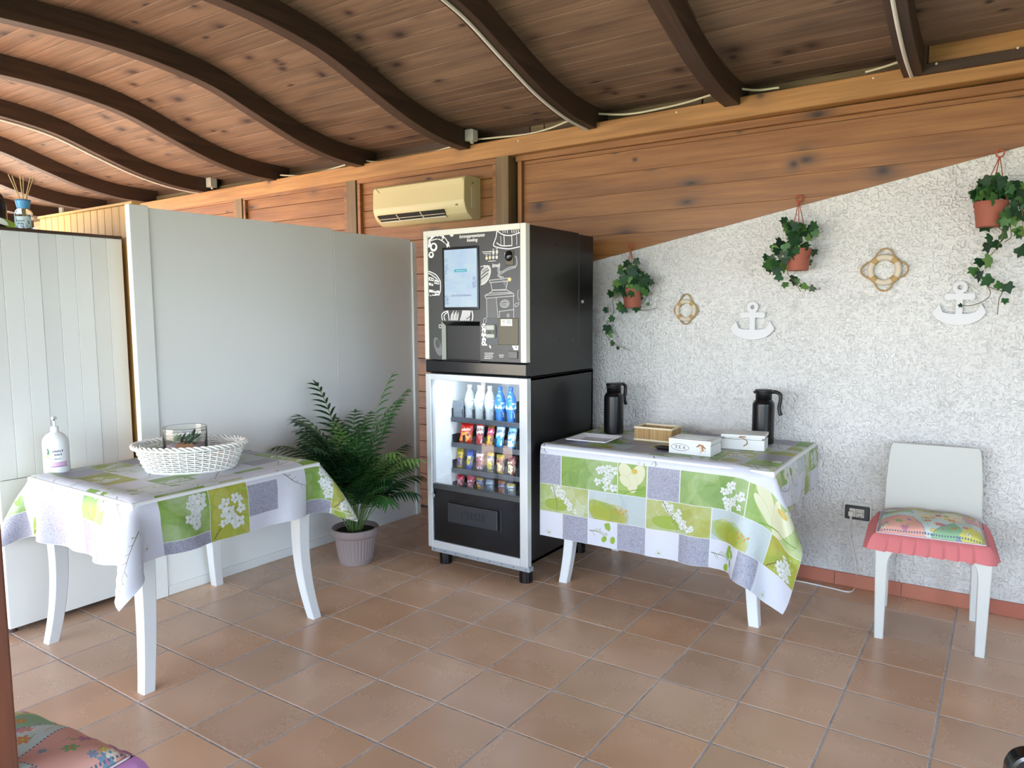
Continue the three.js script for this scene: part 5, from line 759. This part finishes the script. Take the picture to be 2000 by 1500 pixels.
// ---------- wall ornaments ----------
{
  const mdf = M([212, 212, 212], 0.55);
  function anchor(label, px0, py0, px1, py1) {   // bounding box in the photograph
    const a = onZ(px0, (py0 + py1) / 2, ZB + 0.01), b = onZ(px1, (py0 + py1) / 2, ZB + 0.01), tp = onZ((px0 + px1) / 2, py0, ZB + 0.01), bt = onZ((px0 + px1) / 2, py1, ZB + 0.01), W = b.x - a.x, H = tp.y - bt.y;
    const s = new THREE.Shape(); const k = (x, y) => [x * W / 2, y * H];
    // outline from the ring down the right side, round the flukes, up the left
    s.moveTo(...k(0.13, 0.72)); s.lineTo(...k(0.14, 0.755)); s.absarc(0, 0.865 * H, 0.145 * H, -0.75, Math.PI + 0.75, false); s.lineTo(...k(-0.13, 0.72));
    s.lineTo(...k(-0.45, 0.73)); s.quadraticCurveTo(...k(-0.56, 0.73), ...k(-0.56, 0.66)); s.quadraticCurveTo(...k(-0.56, 0.57), ...k(-0.42, 0.58)); s.lineTo(...k(-0.12, 0.59));
    s.lineTo(...k(-0.12, 0.26)); s.quadraticCurveTo(...k(-0.42, 0.25), ...k(-0.62, 0.3)); s.lineTo(...k(-0.74, 0.48)); s.quadraticCurveTo(...k(-0.95, 0.34), ...k(-1, 0.3)); s.quadraticCurveTo(...k(-0.8, 0.02), ...k(0, 0)); s.quadraticCurveTo(...k(0.78, 0.02), ...k(0.98, 0.3)); s.lineTo(...k(0.78, 0.5)); s.quadraticCurveTo(...k(0.7, 0.36), ...k(0.6, 0.3)); s.quadraticCurveTo(...k(0.42, 0.25), ...k(0.12, 0.26));
    s.lineTo(...k(0.12, 0.59)); s.lineTo(...k(0.42, 0.58)); s.quadraticCurveTo(...k(0.56, 0.57), ...k(0.56, 0.66)); s.quadraticCurveTo(...k(0.56, 0.73), ...k(0.45, 0.73)); s.lineTo(...k(0.13, 0.72));
    const h = new THREE.Path(); h.absarc(0, 0.865 * H, 0.06 * H, 0, Math.PI * 2, true); s.holes.push(h);
    const g = new THREE.ExtrudeGeometry(s, { depth: 0.012, bevelEnabled: true, bevelSize: 0.0015, bevelThickness: 0.0015, bevelSegments: 1, curveSegments: 14 });
    const m = single('anchor_ornament', g, mdf, label, 'ornament'); m.position.set((a.x + b.x) / 2, bt.y, ZB + 0.009); return m;
  }
  anchor('white cut out anchor below the small life ring', 1428, 590, 1514, 663);
  anchor('white cut out anchor below the trailing ivy', 1822, 550, 1928, 635);
  function lifeRing(label, px, py, R, rope) {
    const p = onZ(px, py, ZB + 0.014), t = thing('life_ring_ornament', label, 'ornament', [p.x, p.y, p.z]), tan = M([176, 146, 96], 0.8), pale = M([206, 194, 172], 0.75);
    part('ring', new THREE.TorusGeometry(R, R * 0.24, 12, 48), pale, t);
    for (let k = 0; k < 4; k++) { const a = Math.PI / 4 + k * Math.PI / 2, g = new THREE.TorusGeometry(R, R * 0.265, 12, 10, 0.46); g.rotateZ(a - 0.23); part('band', g, tan, t); }
    const pts = []; for (let k = 0; k < 32; k++) { const a = k / 32 * Math.PI * 2, c = Math.pow(Math.abs(Math.cos(2 * a)), 1.1), q = R * (1.16 + 0.5 * c * c * rope[Math.floor((a + Math.PI / 4) / (Math.PI / 2)) % 4]); pts.push(V(Math.cos(a) * q, Math.sin(a) * q, 0.002)); }
    part('rope', new THREE.TubeGeometry(new THREE.CatmullRomCurve3(pts, true), 120, R * 0.07, 6, true), M([168, 136, 88], 0.85), t);
  }
  lifeRing('small rope life ring beside the ivy nearest the coffee machine', 1339.5, 606, 0.052, [0.45, 1.25, 0.3, 0.75]);
  lifeRing('rope life ring with four rope corners above bare plaster', 1727.5, 527, 0.063, [1.0, 1.0, 1.05, 1.0]);
}

// ---------- white chair, cushions ----------
const chairM = M([204, 205, 198], 0.35);
const cushTex = canvasTex(1024, 1024, (x, w, h) => {   // patchwork print: pastel panels, flowers, dashed borders
  x.fillStyle = '#d6ecf2'; x.fillRect(0, 0, w, h); const r = rng(19), poly = (c, ...q) => { x.fillStyle = c; x.beginPath(); q.forEach((p, i) => i ? x.lineTo(p[0] * w, p[1] * h) : x.moveTo(p[0] * w, p[1] * h)); x.closePath(); x.fill(); };
  poly('#f0b9b2', [0, 0.62], [0.34, 0.56], [0.46, 1], [0, 1]); poly('#9fd0ae', [0.5, 1], [0.72, 0.62], [0.82, 1]); poly('#dfe07e', [0.74, 1], [0.86, 0.72], [1, 0.78], [1, 1]); poly('#a6dcc2', [0, 0.3], [0.3, 0.26], [0.34, 0.4], [0, 0.46]); poly('#e9df9a', [0.2, 0.04], [0.78, 0.02], [0.86, 0.24], [0.3, 0.27]); poly('#e9c3d2', [0.8, 0.2], [1, 0.14], [1, 0.56], [0.84, 0.6]); poly('#f2ead2', [0.36, 0.36], [0.8, 0.3], [0.78, 0.58], [0.42, 0.54]); poly('#d6b9dc', [0, 0], [0.16, 0], [0.24, 0.2], [0, 0.24]);
  const flower = (cx, cy, R, c, d) => { for (let k = 0; k < 6; k++) { const a = k * 1.047; x.fillStyle = c; x.beginPath(); x.ellipse(cx + Math.cos(a) * R * 0.6, cy + Math.sin(a) * R * 0.6, R * 0.42, R * 0.26, a, 0, 7); x.fill(); } x.fillStyle = d; x.beginPath(); x.arc(cx, cy, R * 0.24, 0, 7); x.fill(); };
  const cols = ['#e58a8a', '#7fa9cc', '#e9cf5e', '#8fbf7e', '#c98fb8', '#f4f0e4', '#e7a36a']; for (let i = 0; i < 60; i++) flower(r() * w, r() * h, 16 + r() * 34, cols[i % 7], cols[(i + 3) % 7]);
  x.strokeStyle = '#8fae74'; x.lineWidth = 4; for (let i = 0; i < 30; i++) { const a = r() * w, b = r() * h; x.beginPath(); x.moveTo(a, b); x.quadraticCurveTo(a + 40 * (r() - 0.5), b + 30, a + 70 * (r() - 0.5), b + 60); x.stroke(); }
  x.strokeStyle = '#6c7fa0'; x.lineWidth = 10; x.setLineDash([13, 13]); for (const q of [[[0, 0.62], [0.34, 0.56], [0.46, 1]], [[0.5, 1], [0.72, 0.62], [1, 0.78]], [[0, 0.46], [0.34, 0.4], [0.3, 0.26]], [[0.03, 0.03], [0.97, 0.03], [0.97, 0.97], [0.03, 0.97], [0.03, 0.03]]]) { x.beginPath(); q.forEach((p, i) => i ? x.lineTo(p[0] * w, p[1] * h) : x.moveTo(p[0] * w, p[1] * h)); x.stroke(); }
});
function cushion(label, ruffle, w, d, hgt) {
  const t = thing('seat_cushion', label, 'cushion'), n = 24, g = new THREE.PlaneGeometry(w, d, n, n); g.rotateX(-Math.PI / 2);
  const p = g.attributes.position; for (let i = 0; i < p.count; i++) { const u = p.getX(i) / w * 2, v = p.getZ(i) / d * 2, e = Math.pow(Math.max(0, (1 - u ** 4) * (1 - v ** 4)), 0.42); p.setY(i, 0.03 + hgt * e + 0.004 * Math.sin(u * 9 + v * 3) * e); } g.computeVertexNormals();
  part('printed_top', g, M([232, 226, 214], 0.85, { map: cushTex }), t);
  part('underside', bx(w * 0.98, 0.03, d * 0.98, 0, 0.016, 0, 0.012), M([206, 128, 132], 0.9), t);
  const P = [], I = [], per = 64; const edge = (s) => { const k = s * 4, f = k % 1, a = [[-1, 1], [1, 1], [1, -1], [-1, -1]], c = Math.floor(k) % 4, A = a[c], B = a[(c + 1) % 4]; return [A[0] + (B[0] - A[0]) * f, A[1] + (B[1] - A[1]) * f]; };
  const cols = per * 4; for (let i = 0; i <= cols; i++) { const [a, b] = edge((i % cols) / cols), saw = (i % 8) / 8; for (let j = 0; j <= 4; j++) { const v = j / 4, fl = 0.004 + 0.03 * v + 0.02 * (saw - 0.5) * v; P.push(a * w / 2 + Math.sign(a) * (Math.abs(a) > 0.999 ? fl : 0) + a * 0.012 * v, 0.036 - 0.062 * v * v - 0.006 * v, b * d / 2 + Math.sign(b) * (Math.abs(b) > 0.999 ? fl : 0) + b * 0.012 * v); } }
  for (let i = 0; i < cols; i++) for (let j = 0; j < 4; j++) { const a = i * 5 + j, b = a + 5; I.push(a, a + 1, b, b, a + 1, b + 1); }
  const rg = new THREE.BufferGeometry(); rg.setAttribute('position', new THREE.Float32BufferAttribute(P, 3)); rg.setAttribute('uv', new THREE.Float32BufferAttribute(new Float32Array(P.length / 3 * 2), 2)); rg.setIndex(I); rg.computeVertexNormals(); part('pleated_ruffle', rg, M(ruffle, 0.85), t);
  part('lace_piping', new THREE.TubeGeometry(new THREE.CatmullRomCurve3([...Array(40)].map((_, i) => { const [a, b] = edge(i / 40); return V(a * w / 2 * 0.99, 0.037, b * d / 2 * 0.99); }), true, 'catmullrom', 0.1), 160, 0.0035, 5, true), M([214, 196, 204], 0.9), t);
  return t;
}
function slabChair(label, w, d, seatY, backH) {   // slim chair: slab seat, flat tapering legs with curved brackets, tall panel back
  const t = thing('panel_chair', label, 'chair');
  part('seat', bx(w, 0.03, d, 0, seatY - 0.015, 0, 0.008), chairM, t);
  const leg = (s) => { const g = new THREE.Shape(); g.moveTo(-0.022, 0); g.lineTo(0.008, 0); g.lineTo(0.012, seatY - 0.11); g.quadraticCurveTo(0.014, seatY - 0.035, 0.06, seatY - 0.031); g.lineTo(-0.032, seatY - 0.031); g.lineTo(-0.03, seatY - 0.12); g.lineTo(-0.022, 0); const e = new THREE.ExtrudeGeometry(g, { depth: 0.026, bevelEnabled: true, bevelSize: 0.003, bevelThickness: 0.003, bevelSegments: 1, curveSegments: 8 }); e.translate(0, 0, -0.013); if (s > 0) e.scale(-1, 1, 1); if (s > 0) { const ix = e.index; if (ix) { for (let i = 0; i < ix.count; i += 3) { const a = ix.getX(i); ix.setX(i, ix.getX(i + 1)); ix.setX(i + 1, a); } } e.computeVertexNormals(); } return e; };
  for (const s of [-1, 1]) for (const z of [d / 2 - 0.02, -d / 2 + 0.03]) { const m = part('leg', leg(s), chairM, t); m.position.set(s * (w / 2 - 0.032), 0, z); }
  const bw = w * 0.94, sh = new THREE.Shape(); sh.moveTo(-bw / 2, 0); sh.lineTo(bw / 2, 0); sh.lineTo(bw / 2 - 0.004, backH * 0.5); sh.quadraticCurveTo(bw / 2 - 0.012, backH, bw / 2 - 0.026, backH); sh.lineTo(-bw / 2 + 0.026, backH); sh.quadraticCurveTo(-bw / 2 + 0.012, backH, -bw / 2 + 0.004, backH * 0.5); sh.lineTo(-bw / 2, 0);
  const bg = new THREE.ExtrudeGeometry(sh, { depth: 0.012, bevelEnabled: true, bevelSize: 0.003, bevelThickness: 0.003, bevelSegments: 1 }); const back = part('backrest', bg, M([184, 184, 175], 0.4), t); back.position.set(0, seatY - 0.02, -d / 2 + 0.01); back.rotation.x = -0.1;  // back darker than the legs: its dimmer lighting is put into the colour
  return t;
}
{
  const fl = onY(1711, 1243, 0), fr = onY(1918, 1282, 0), seatY = 0.44, w = Math.hypot(fr.x - fl.x, fr.z - fl.z) + 0.03, ang = -Math.atan2(fr.z - fl.z, fr.x - fl.x), d = 0.46;
  const c = slabChair('white slab chair with tall panel back against the plaster wall', w, d, seatY, 0.385), mid = fl.clone().add(fr).multiplyScalar(0.5);
  c.rotation.y = ang; c.position.set(mid.x - Math.sin(ang) * (d / 2 - 0.02), 0, mid.z - Math.cos(ang) * (d / 2 - 0.02));
  const cu = cushion('patchwork seat cushion with pleated pink ruffle on the white chair', [204, 116, 116], 0.41, 0.38, 0.055); cu.position.set(c.position.x - 0.008, seatY + 0.001, c.position.z + 0.03); cu.rotation.y = ang;
  const tie = single('cushion_tie', tube([V(fr.x - 0.055, seatY - 0.03, fr.z - 0.34), V(fr.x - 0.06, seatY - 0.1, fr.z - 0.35), V(fr.x - 0.063, seatY - 0.16, fr.z - 0.35)], 0.007, 12, 6), M([214, 130, 140], 0.9), 'pink cloth tie hanging below the seat of the white chair', 'ribbon');
  // second chair, beside the door post, only its cushion in view
  const c2 = slabChair('white chair with patchwork cushion beside the brown door post', 0.42, d, 0.44, 0.43), pc = onY(150, 1452, 0.48), far = onY(60, 1398, 0.48), rt = onY(265, 1480, 0.48);
  const a2 = Math.atan2(-(rt.z - far.z), rt.x - far.x), ex = rt.clone().sub(far).setY(0).normalize(), ez = V(-ex.z, 0, ex.x);   // cushion edge runs from far to rt
  const cc = far.clone().add(rt).multiplyScalar(0.5).addScaledVector(ez, 0.19).addScaledVector(ex, -0.03);
  c2.position.set(cc.x, 0, cc.z); c2.rotation.y = a2 + Math.PI;
  const cu2 = cushion('patchwork seat cushion with mauve ruffle on the chair by the door post', [176, 120, 164], 0.41, 0.38, 0.055); cu2.position.set(cc.x, 0.441, cc.z); cu2.rotation.y = a2 + Math.PI;
  // brown door post
  const pe = onZ(20, 1245, -0.6), post = struct('trim_2', 'brown wooden door post at the open front', 'post');
  part('post', boxUV(span(pe.x - 0.1, pe.x, 0, 2.74, -0.6, -0.52, 0.006), 0.2, 0.4, 1, 'y'), woodMat(woodTex(88, [132, 76, 50], [92, 50, 34], [48, 28, 22], 3, 0.4), 0.4), post);
  // glossy black chair, one corner of its back in view
  const bc = onY(1978, 1472, 0.8), blk = M([22, 22, 24], 0.14), t = thing('black_chair', 'glossy black chair with a rounded back corner', 'chair', [bc.x, 0, bc.z]);
  t.rotation.y = 0.25; t.position.sub(V(-0.183, 0, 0.01).applyEuler(t.rotation));
  const s = new THREE.Shape(); s.moveTo(-0.2, 0.44); s.lineTo(0.2, 0.44); s.lineTo(0.185, 0.78); s.quadraticCurveTo(0.18, 0.805, 0.155, 0.805); s.lineTo(-0.155, 0.805); s.quadraticCurveTo(-0.18, 0.805, -0.185, 0.78); s.lineTo(-0.2, 0.44);
  part('backrest', new THREE.ExtrudeGeometry(s, { depth: 0.02, bevelEnabled: true, bevelSize: 0.006, bevelThickness: 0.006, bevelSegments: 2 }).translate(0, 0, 0), blk, t); part('seat', bx(0.42, 0.04, 0.42, 0, 0.43, 0.2, 0.012), blk, t);
  for (const x of [-0.18, 0.18]) for (const z of [0.02, 0.38]) part('leg', cyl(0.014, 0.018, 0.42, 12, x, 0, z), blk, t);
}

// ---------- socket, plug and cords ----------
{
  const a = onZ(1651, 987, ZB + 0.01), b = onZ(1698, 1016, ZB + 0.01), cx = (a.x + b.x) / 2, cy = (a.y + b.y) / 2, t = thing('wall_socket', 'black framed double wall socket with pale inserts', 'socket', [cx, cy, ZB]);
  const wm = M([214, 212, 200], 0.4), bk = M([30, 32, 36], 0.35);
  part('back_plate', bx(0.138, 0.1, 0.008, 0, 0.004, 0.005, 0.003), M([206, 206, 198], 0.6), t);
  part('frame', bx(0.118, 0.074, 0.01, 0, 0, 0.013, 0.005), bk, t);
  part('insert', bx(0.03, 0.044, 0.006, -0.022, 0, 0.017, 0.002), wm, t);
  const s = part('insert', bx(0.04, 0.044, 0.006, 0.014, 0, 0.017, 0.002), wm, t); part('socket_ring', new THREE.TorusGeometry(0.0165, 0.0022, 8, 28).translate(0.014, 0, 0.0205), M([188, 186, 174], 0.5), s);
  for (const x of [-0.01, 0, 0.01]) part('pin_hole', new THREE.SphereGeometry(0.0028, 8, 6).translate(0.014 + x, 0.001, 0.0203), bk, s);
  part('pin_hole', new THREE.SphereGeometry(0.003, 8, 6).translate(0.014, -0.0165, 0.0203), bk, s);
  const pl = thing('plug_cord', 'white plug and cord running from the socket under the table', 'cord', [cx - 0.026, cy - 0.004, ZB + 0.02]), cm = M([222, 220, 212], 0.5);
  part('plug', merge([bx(0.026, 0.028, 0.022, 0, 0, 0.012, 0.006), cyl(0.006, 0.005, 0.02, 10, 0, -0.034, 0.012)]), cm, pl);
  const w = (p) => p.sub(pl.position), wall = (x, y, z = ZB + 0.025) => w(onZ(x, y, z)), flo = (x, y) => w(onY(x, y, 0.006));
  part('cord', new THREE.TubeGeometry(new THREE.CatmullRomCurve3([V(0, -0.03, 0.012), wall(1659, 1040), wall(1667, 1078), wall(1672, 1112), flo(1671, 1140), flo(1659, 1156), flo(1625, 1149), flo(1580, 1139), flo(1540, 1131), flo(1470, 1112), flo(1400, 1096), flo(1330, 1078)]), 120, 0.0042, 7), cm, pl);
  const bcord = single('power_cable', new THREE.TubeGeometry(new THREE.CatmullRomCurve3([onY(1150, 1052, 0.006), onY(1180, 1060, 0.006), onY(1215, 1064, 0.006), onY(1250, 1062, 0.006), onY(1290, 1066, 0.006)]), 40, 0.004, 6), M([30, 30, 32], 0.5), 'black power cable lying on the floor behind the far table', 'cable');
}

// ---------- air conditioner ----------
{
  const zw = -4.036, zf = -3.86, l = onZ(729, 395, zf), r = onZ(907, 375, zf), t1 = onZ(905, 341, zf), wd = r.x - l.x, top = onZ(820, 357, zf).y + 0.012, bot = onZ(800, 438, -3.96).y, H = top - bot;
  const t = thing('air_conditioner', 'cream split air conditioner unit on the pine boards', 'air conditioner', [(l.x + r.x) / 2, bot, zw]), cr = M([204, 191, 144], 0.4), D = zf - zw;
  const sh = new THREE.Shape(); sh.moveTo(0, 0.01); sh.lineTo(0, H); sh.lineTo(D * 0.7, H); sh.quadraticCurveTo(D * 0.96, H - 0.004, D * 0.98, H - 0.03); sh.lineTo(D, H * 0.42); sh.quadraticCurveTo(D * 0.98, H * 0.26, D * 0.8, H * 0.12); sh.quadraticCurveTo(D * 0.66, 0.012, D * 0.5, 0); sh.lineTo(0.02, 0);
  const g = new THREE.ExtrudeGeometry(sh, { depth: wd - 0.012, bevelEnabled: true, bevelSize: 0.005, bevelThickness: 0.006, bevelSegments: 2, curveSegments: 8 }); g.rotateY(-Math.PI / 2); g.translate(wd / 2 - 0.006, 0, 0);
  part('casing', g, cr, t);
  part('front_panel', bx(wd - 0.03, H * 0.5, 0.006, 0, H * 0.7, D - 0.001, 0.003), M([206, 194, 148], 0.35), t);
  part('panel_seam', bx(wd - 0.02, 0.003, 0.004, 0, H * 0.42, D - 0.0005, 0), M([170, 158, 116], 0.6), t);
  part('panel_relief', tube([[-0.18, H * 0.86, D + 0.001], [0.0, H * 0.9, D + 0.001], [0.16, H * 0.885, D + 0.001]], 0.0025, 20, 5), M([214, 206, 164], 0.4), t);
  // outlet on the curved lower front
  const out = part('outlet', tr(bx(wd * 0.74, 0.062, 0.01, -0.07, 0, 0, 0.003), 0, H * 0.155, D * 0.865, 0.88, 0, 0), M([38, 36, 32], 0.8), t);
  part('vane', tr(bx(wd * 0.73, 0.019, 0.008, -0.07, 0, 0, 0.003), 0, H * 0.165, D * 0.885, 0.6, 0, 0), M([212, 206, 182], 0.4), out);
  part('vane', tr(bx(wd * 0.73, 0.013, 0.008, -0.07, 0, 0, 0.003), 0, H * 0.07, D * 0.8, 1.1, 0, 0), M([212, 206, 182], 0.4), out);
  for (const x of [-0.19, 0.03]) part('vane_clip', tr(bx(0.01, 0.06, 0.008, x, 0, 0, 0.002), 0, H * 0.155, D * 0.885, 0.88, 0, 0), M([206, 198, 166], 0.4), out);
  part('indicator', bx(0.02, 0.012, 0.004, wd * 0.42, H * 0.31, D * 0.995, 0.001), M([110, 104, 70], 0.4), t); part('logo_bar', tr(bx(0.045, 0.005, 0.003, 0, 0, 0, 0.001), -wd * 0.44, H * 0.88, D + 0.003, 0, 0, -0.7), M([120, 118, 96], 0.4), t);
  part('side_plate', bx(0.004, H * 0.5, 0.05, wd / 2 + 0.0015, H * 0.5, D * 0.45, 0.002), M([206, 198, 160], 0.5), t); part('side_screw', new THREE.SphereGeometry(0.008, 10, 8).translate(wd / 2 + 0.001, H * 0.85, D * 0.5), M([120, 112, 84], 0.5), t);
}

// ---------- electrical fittings on beam and rafters ----------
{
  const grey = M([196, 196, 186], 0.45), cream = M([214, 206, 178], 0.5), cond = M([222, 216, 208], 0.4), rafX = [-9.0, -8.0, -7.02, -6.029, -5.046, -4.038, -3.047, -2.099, -1.245, -0.392];
  function jbox(label, px, py, x, s = 1) { const p = onX(px, py, x + 0.035), t = thing('junction_box', label, 'junction box', [p.x - 0.033, p.y, p.z]); part('box', bx(0.06, 0.075 * s, 0.065 * s, 0.033, 0, 0, 0.006), grey, t); part('lid', bx(0.008, 0.066 * s, 0.056 * s, 0.065, 0, 0, 0.003), M([206, 206, 198], 0.4), t); part('gland', cyl(0.012, 0.012, 0.014, 12, 0.04, -0.0375 * s - 0.014, 0), grey, t); return t; }
  jbox('grey junction box above the air conditioner', 920, 265, -3.047); jbox('grey junction box on the rafter above the tall partition', 413, 357, -6.029, 1.15); jbox('pale junction box on the far rafter behind the diffuser', 124, 408, -9.0, 1.25);
  const yAt = (z) => { for (let i = 0; i < profZ.length - 1; i++) if (z >= profZ[i] && z <= profZ[i + 1]) { const f = (z - profZ[i]) / (profZ[i + 1] - profZ[i]); return profY[i] + (profY[i + 1] - profY[i]) * f; } return profY[0]; };
  const prof = profile.getPoints(60).filter(p => p.x > -4.04 && p.x < -0.4);
  const conduit = (label, x, edge) => { const m = single('cable_conduit', new THREE.TubeGeometry(new THREE.CatmullRomCurve3(prof.map(p => V(x, p.y - 0.008, p.x))), 80, 0.0085, 8), cond, label, 'conduit'); return m; };
  conduit('white conduit under the rafter right of the air conditioner', -2.099 - 0.05); conduit('white conduit under the rafter beside the framed board', -0.392 - 0.045); conduit('pale conduit under the rafter with the grey junction box', -6.029 - 0.07);
  const cable = (label, pts) => single('loose_cable', new THREE.TubeGeometry(new THREE.CatmullRomCurve3(pts.map(p => onZ(p[0], p[1], ZF - 0.03))), 40, 0.0065, 6), cream, label, 'cable');
  cable('cream cable on the beam between air conditioner and conduit', [[934, 272], [975, 268], [1030, 262], [1070, 252], [1113, 235]]);
  cable('cream cable on the beam sagging beside the white conduit', [[1158, 222], [1225, 223], [1290, 212], [1345, 199], [1392, 184]]);
  cable('short cream cable end on the beam beside a rafter foot', [[1441, 173], [1480, 176], [1522, 171]]);
  cable('cream cable end on the beam near the framed board', [[1690, 141], [1722, 132], [1753, 122]]);
  cable('cream cable on the beam left of the air conditioner', [[706, 313], [735, 316], [790, 308], [840, 298], [881, 287]]);
  cable('cream cable end on the beam above the tall partition', [[548, 342], [566, 343], [590, 343], [640, 332], [675, 322]]);
}

// ---------- bottles on the plank cabinet ----------
{
  const yC = 1.837, x0 = -3.76;
  const p = onX(48, 441, x0), t = thing('reed_diffuser', 'reed diffuser with blue cap and wooden sticks on the plank cabinet', 'diffuser', [x0, yC, p.z]);
  part('bottle', lathe([[0, 0], [0.034, 0], [0.037, 0.004], [0.037, 0.066], [0.033, 0.084], [0.024, 0.096], [0.023, 0.1], [0.021, 0.1], [0.022, 0.09], [0.033, 0.068], [0.033, 0.006], [0, 0.006]], 32), M([226, 236, 238], 0.05, { transmission: 1, thickness: 0.003 }), t);
  part('liquid', lathe([[0, 0.007], [0.032, 0.007], [0.032, 0.045], [0, 0.046]], 28), M([196, 214, 206], 0.1, { transmission: 0.6, thickness: 0.03 }), t);
  part('cap', lathe([[0.022, 0.096], [0.024, 0.096], [0.031, 0.128], [0.031, 0.136], [0.012, 0.137], [0.012, 0.13], [0.022, 0.126]], 28), M([86, 156, 204], 0.4), t);
  part('printed_label', new THREE.CylinderGeometry(0.0374, 0.0374, 0.05, 28, 1, true, -0.6, 2.6).translate(0, 0.034, 0), M([255, 255, 255], 0.5, { map: canvasTex(256, 128, (x, w, h) => { x.fillStyle = '#b9cfd2'; x.fillRect(0, 0, w, h); const r = rng(3); for (let i = 0; i < 40; i++) { x.fillStyle = ['#e8eef0', '#7d97a6', '#5f8a8c', '#d6e0d2'][i % 4]; x.beginPath(); x.ellipse(r() * w, r() * h, 6 + r() * 18, 3 + r() * 8, r() * 3, 0, 7); x.fill(); } marks(x, 126, 50, 92, 22, '#3f5a78', 1); marks(x, 126, 84, 64, 14, '#3f5a78', 2); }) }), t);
  for (const [dx, dz] of [[-0.028, 0.02], [-0.012, 0.036], [0.012, 0.008], [0.026, -0.022], [0.02, -0.034], [-0.004, -0.008]]) part('reed', tube([[0, 0.02, 0], [dx * 0.3, 0.14, dz * 0.4], [dx, 0.245, dz * 1.3]], 0.002, 8, 5), M([214, 186, 132], 0.7), t);
  const b = onX(-4, 440, x0 - 0.06), g = thing('dark_bottle', 'dark glass bottle at the corner of the plank cabinet', 'bottle', [x0 - 0.06, yC, b.z]); part('glass', lathe([[0, 0], [0.036, 0], [0.038, 0.004], [0.038, 0.11], [0.026, 0.15], [0.013, 0.17], [0.013, 0.2], [0, 0.2]], 28), M([44, 36, 34], 0.1), g); part('cork', cyl(0.011, 0.012, 0.02, 14, 0, 0.195, 0), M([190, 176, 150], 0.8), g);
  const lf = onX(20, 432, x0), l = thing('paper_leaf', 'green and white folded paper leaf lying beside the diffuser', 'ornament', [x0, yC, lf.z]);
  const s = new THREE.Shape(); s.moveTo(0, 0); s.quadraticCurveTo(0.03, 0.03, 0.0, 0.1); s.quadraticCurveTo(-0.03, 0.03, 0, 0); const lg = new THREE.ExtrudeGeometry(s, { depth: 0.003, bevelEnabled: false });
  const l1 = part('leaf', lg, M([150, 176, 40], 0.5), l); l1.position.set(0, 0.008, -0.03); l1.rotation.set(0.2, 1.35, 0.95); const l3 = part('leaf', lg, M([226, 232, 216], 0.5), l); l3.position.set(0.01, 0.016, 0.012); l3.rotation.set(0.2, 1.35, 0.85); l3.scale.setScalar(0.8); const l4 = part('leaf', lg, M([176, 196, 120], 0.5), l); l4.position.set(-0.03, 0.006, 0.02); l4.rotation.set(-0.2, 1.4, 0.4); l4.scale.setScalar(0.7);
}

renderer.render(scene, camera);
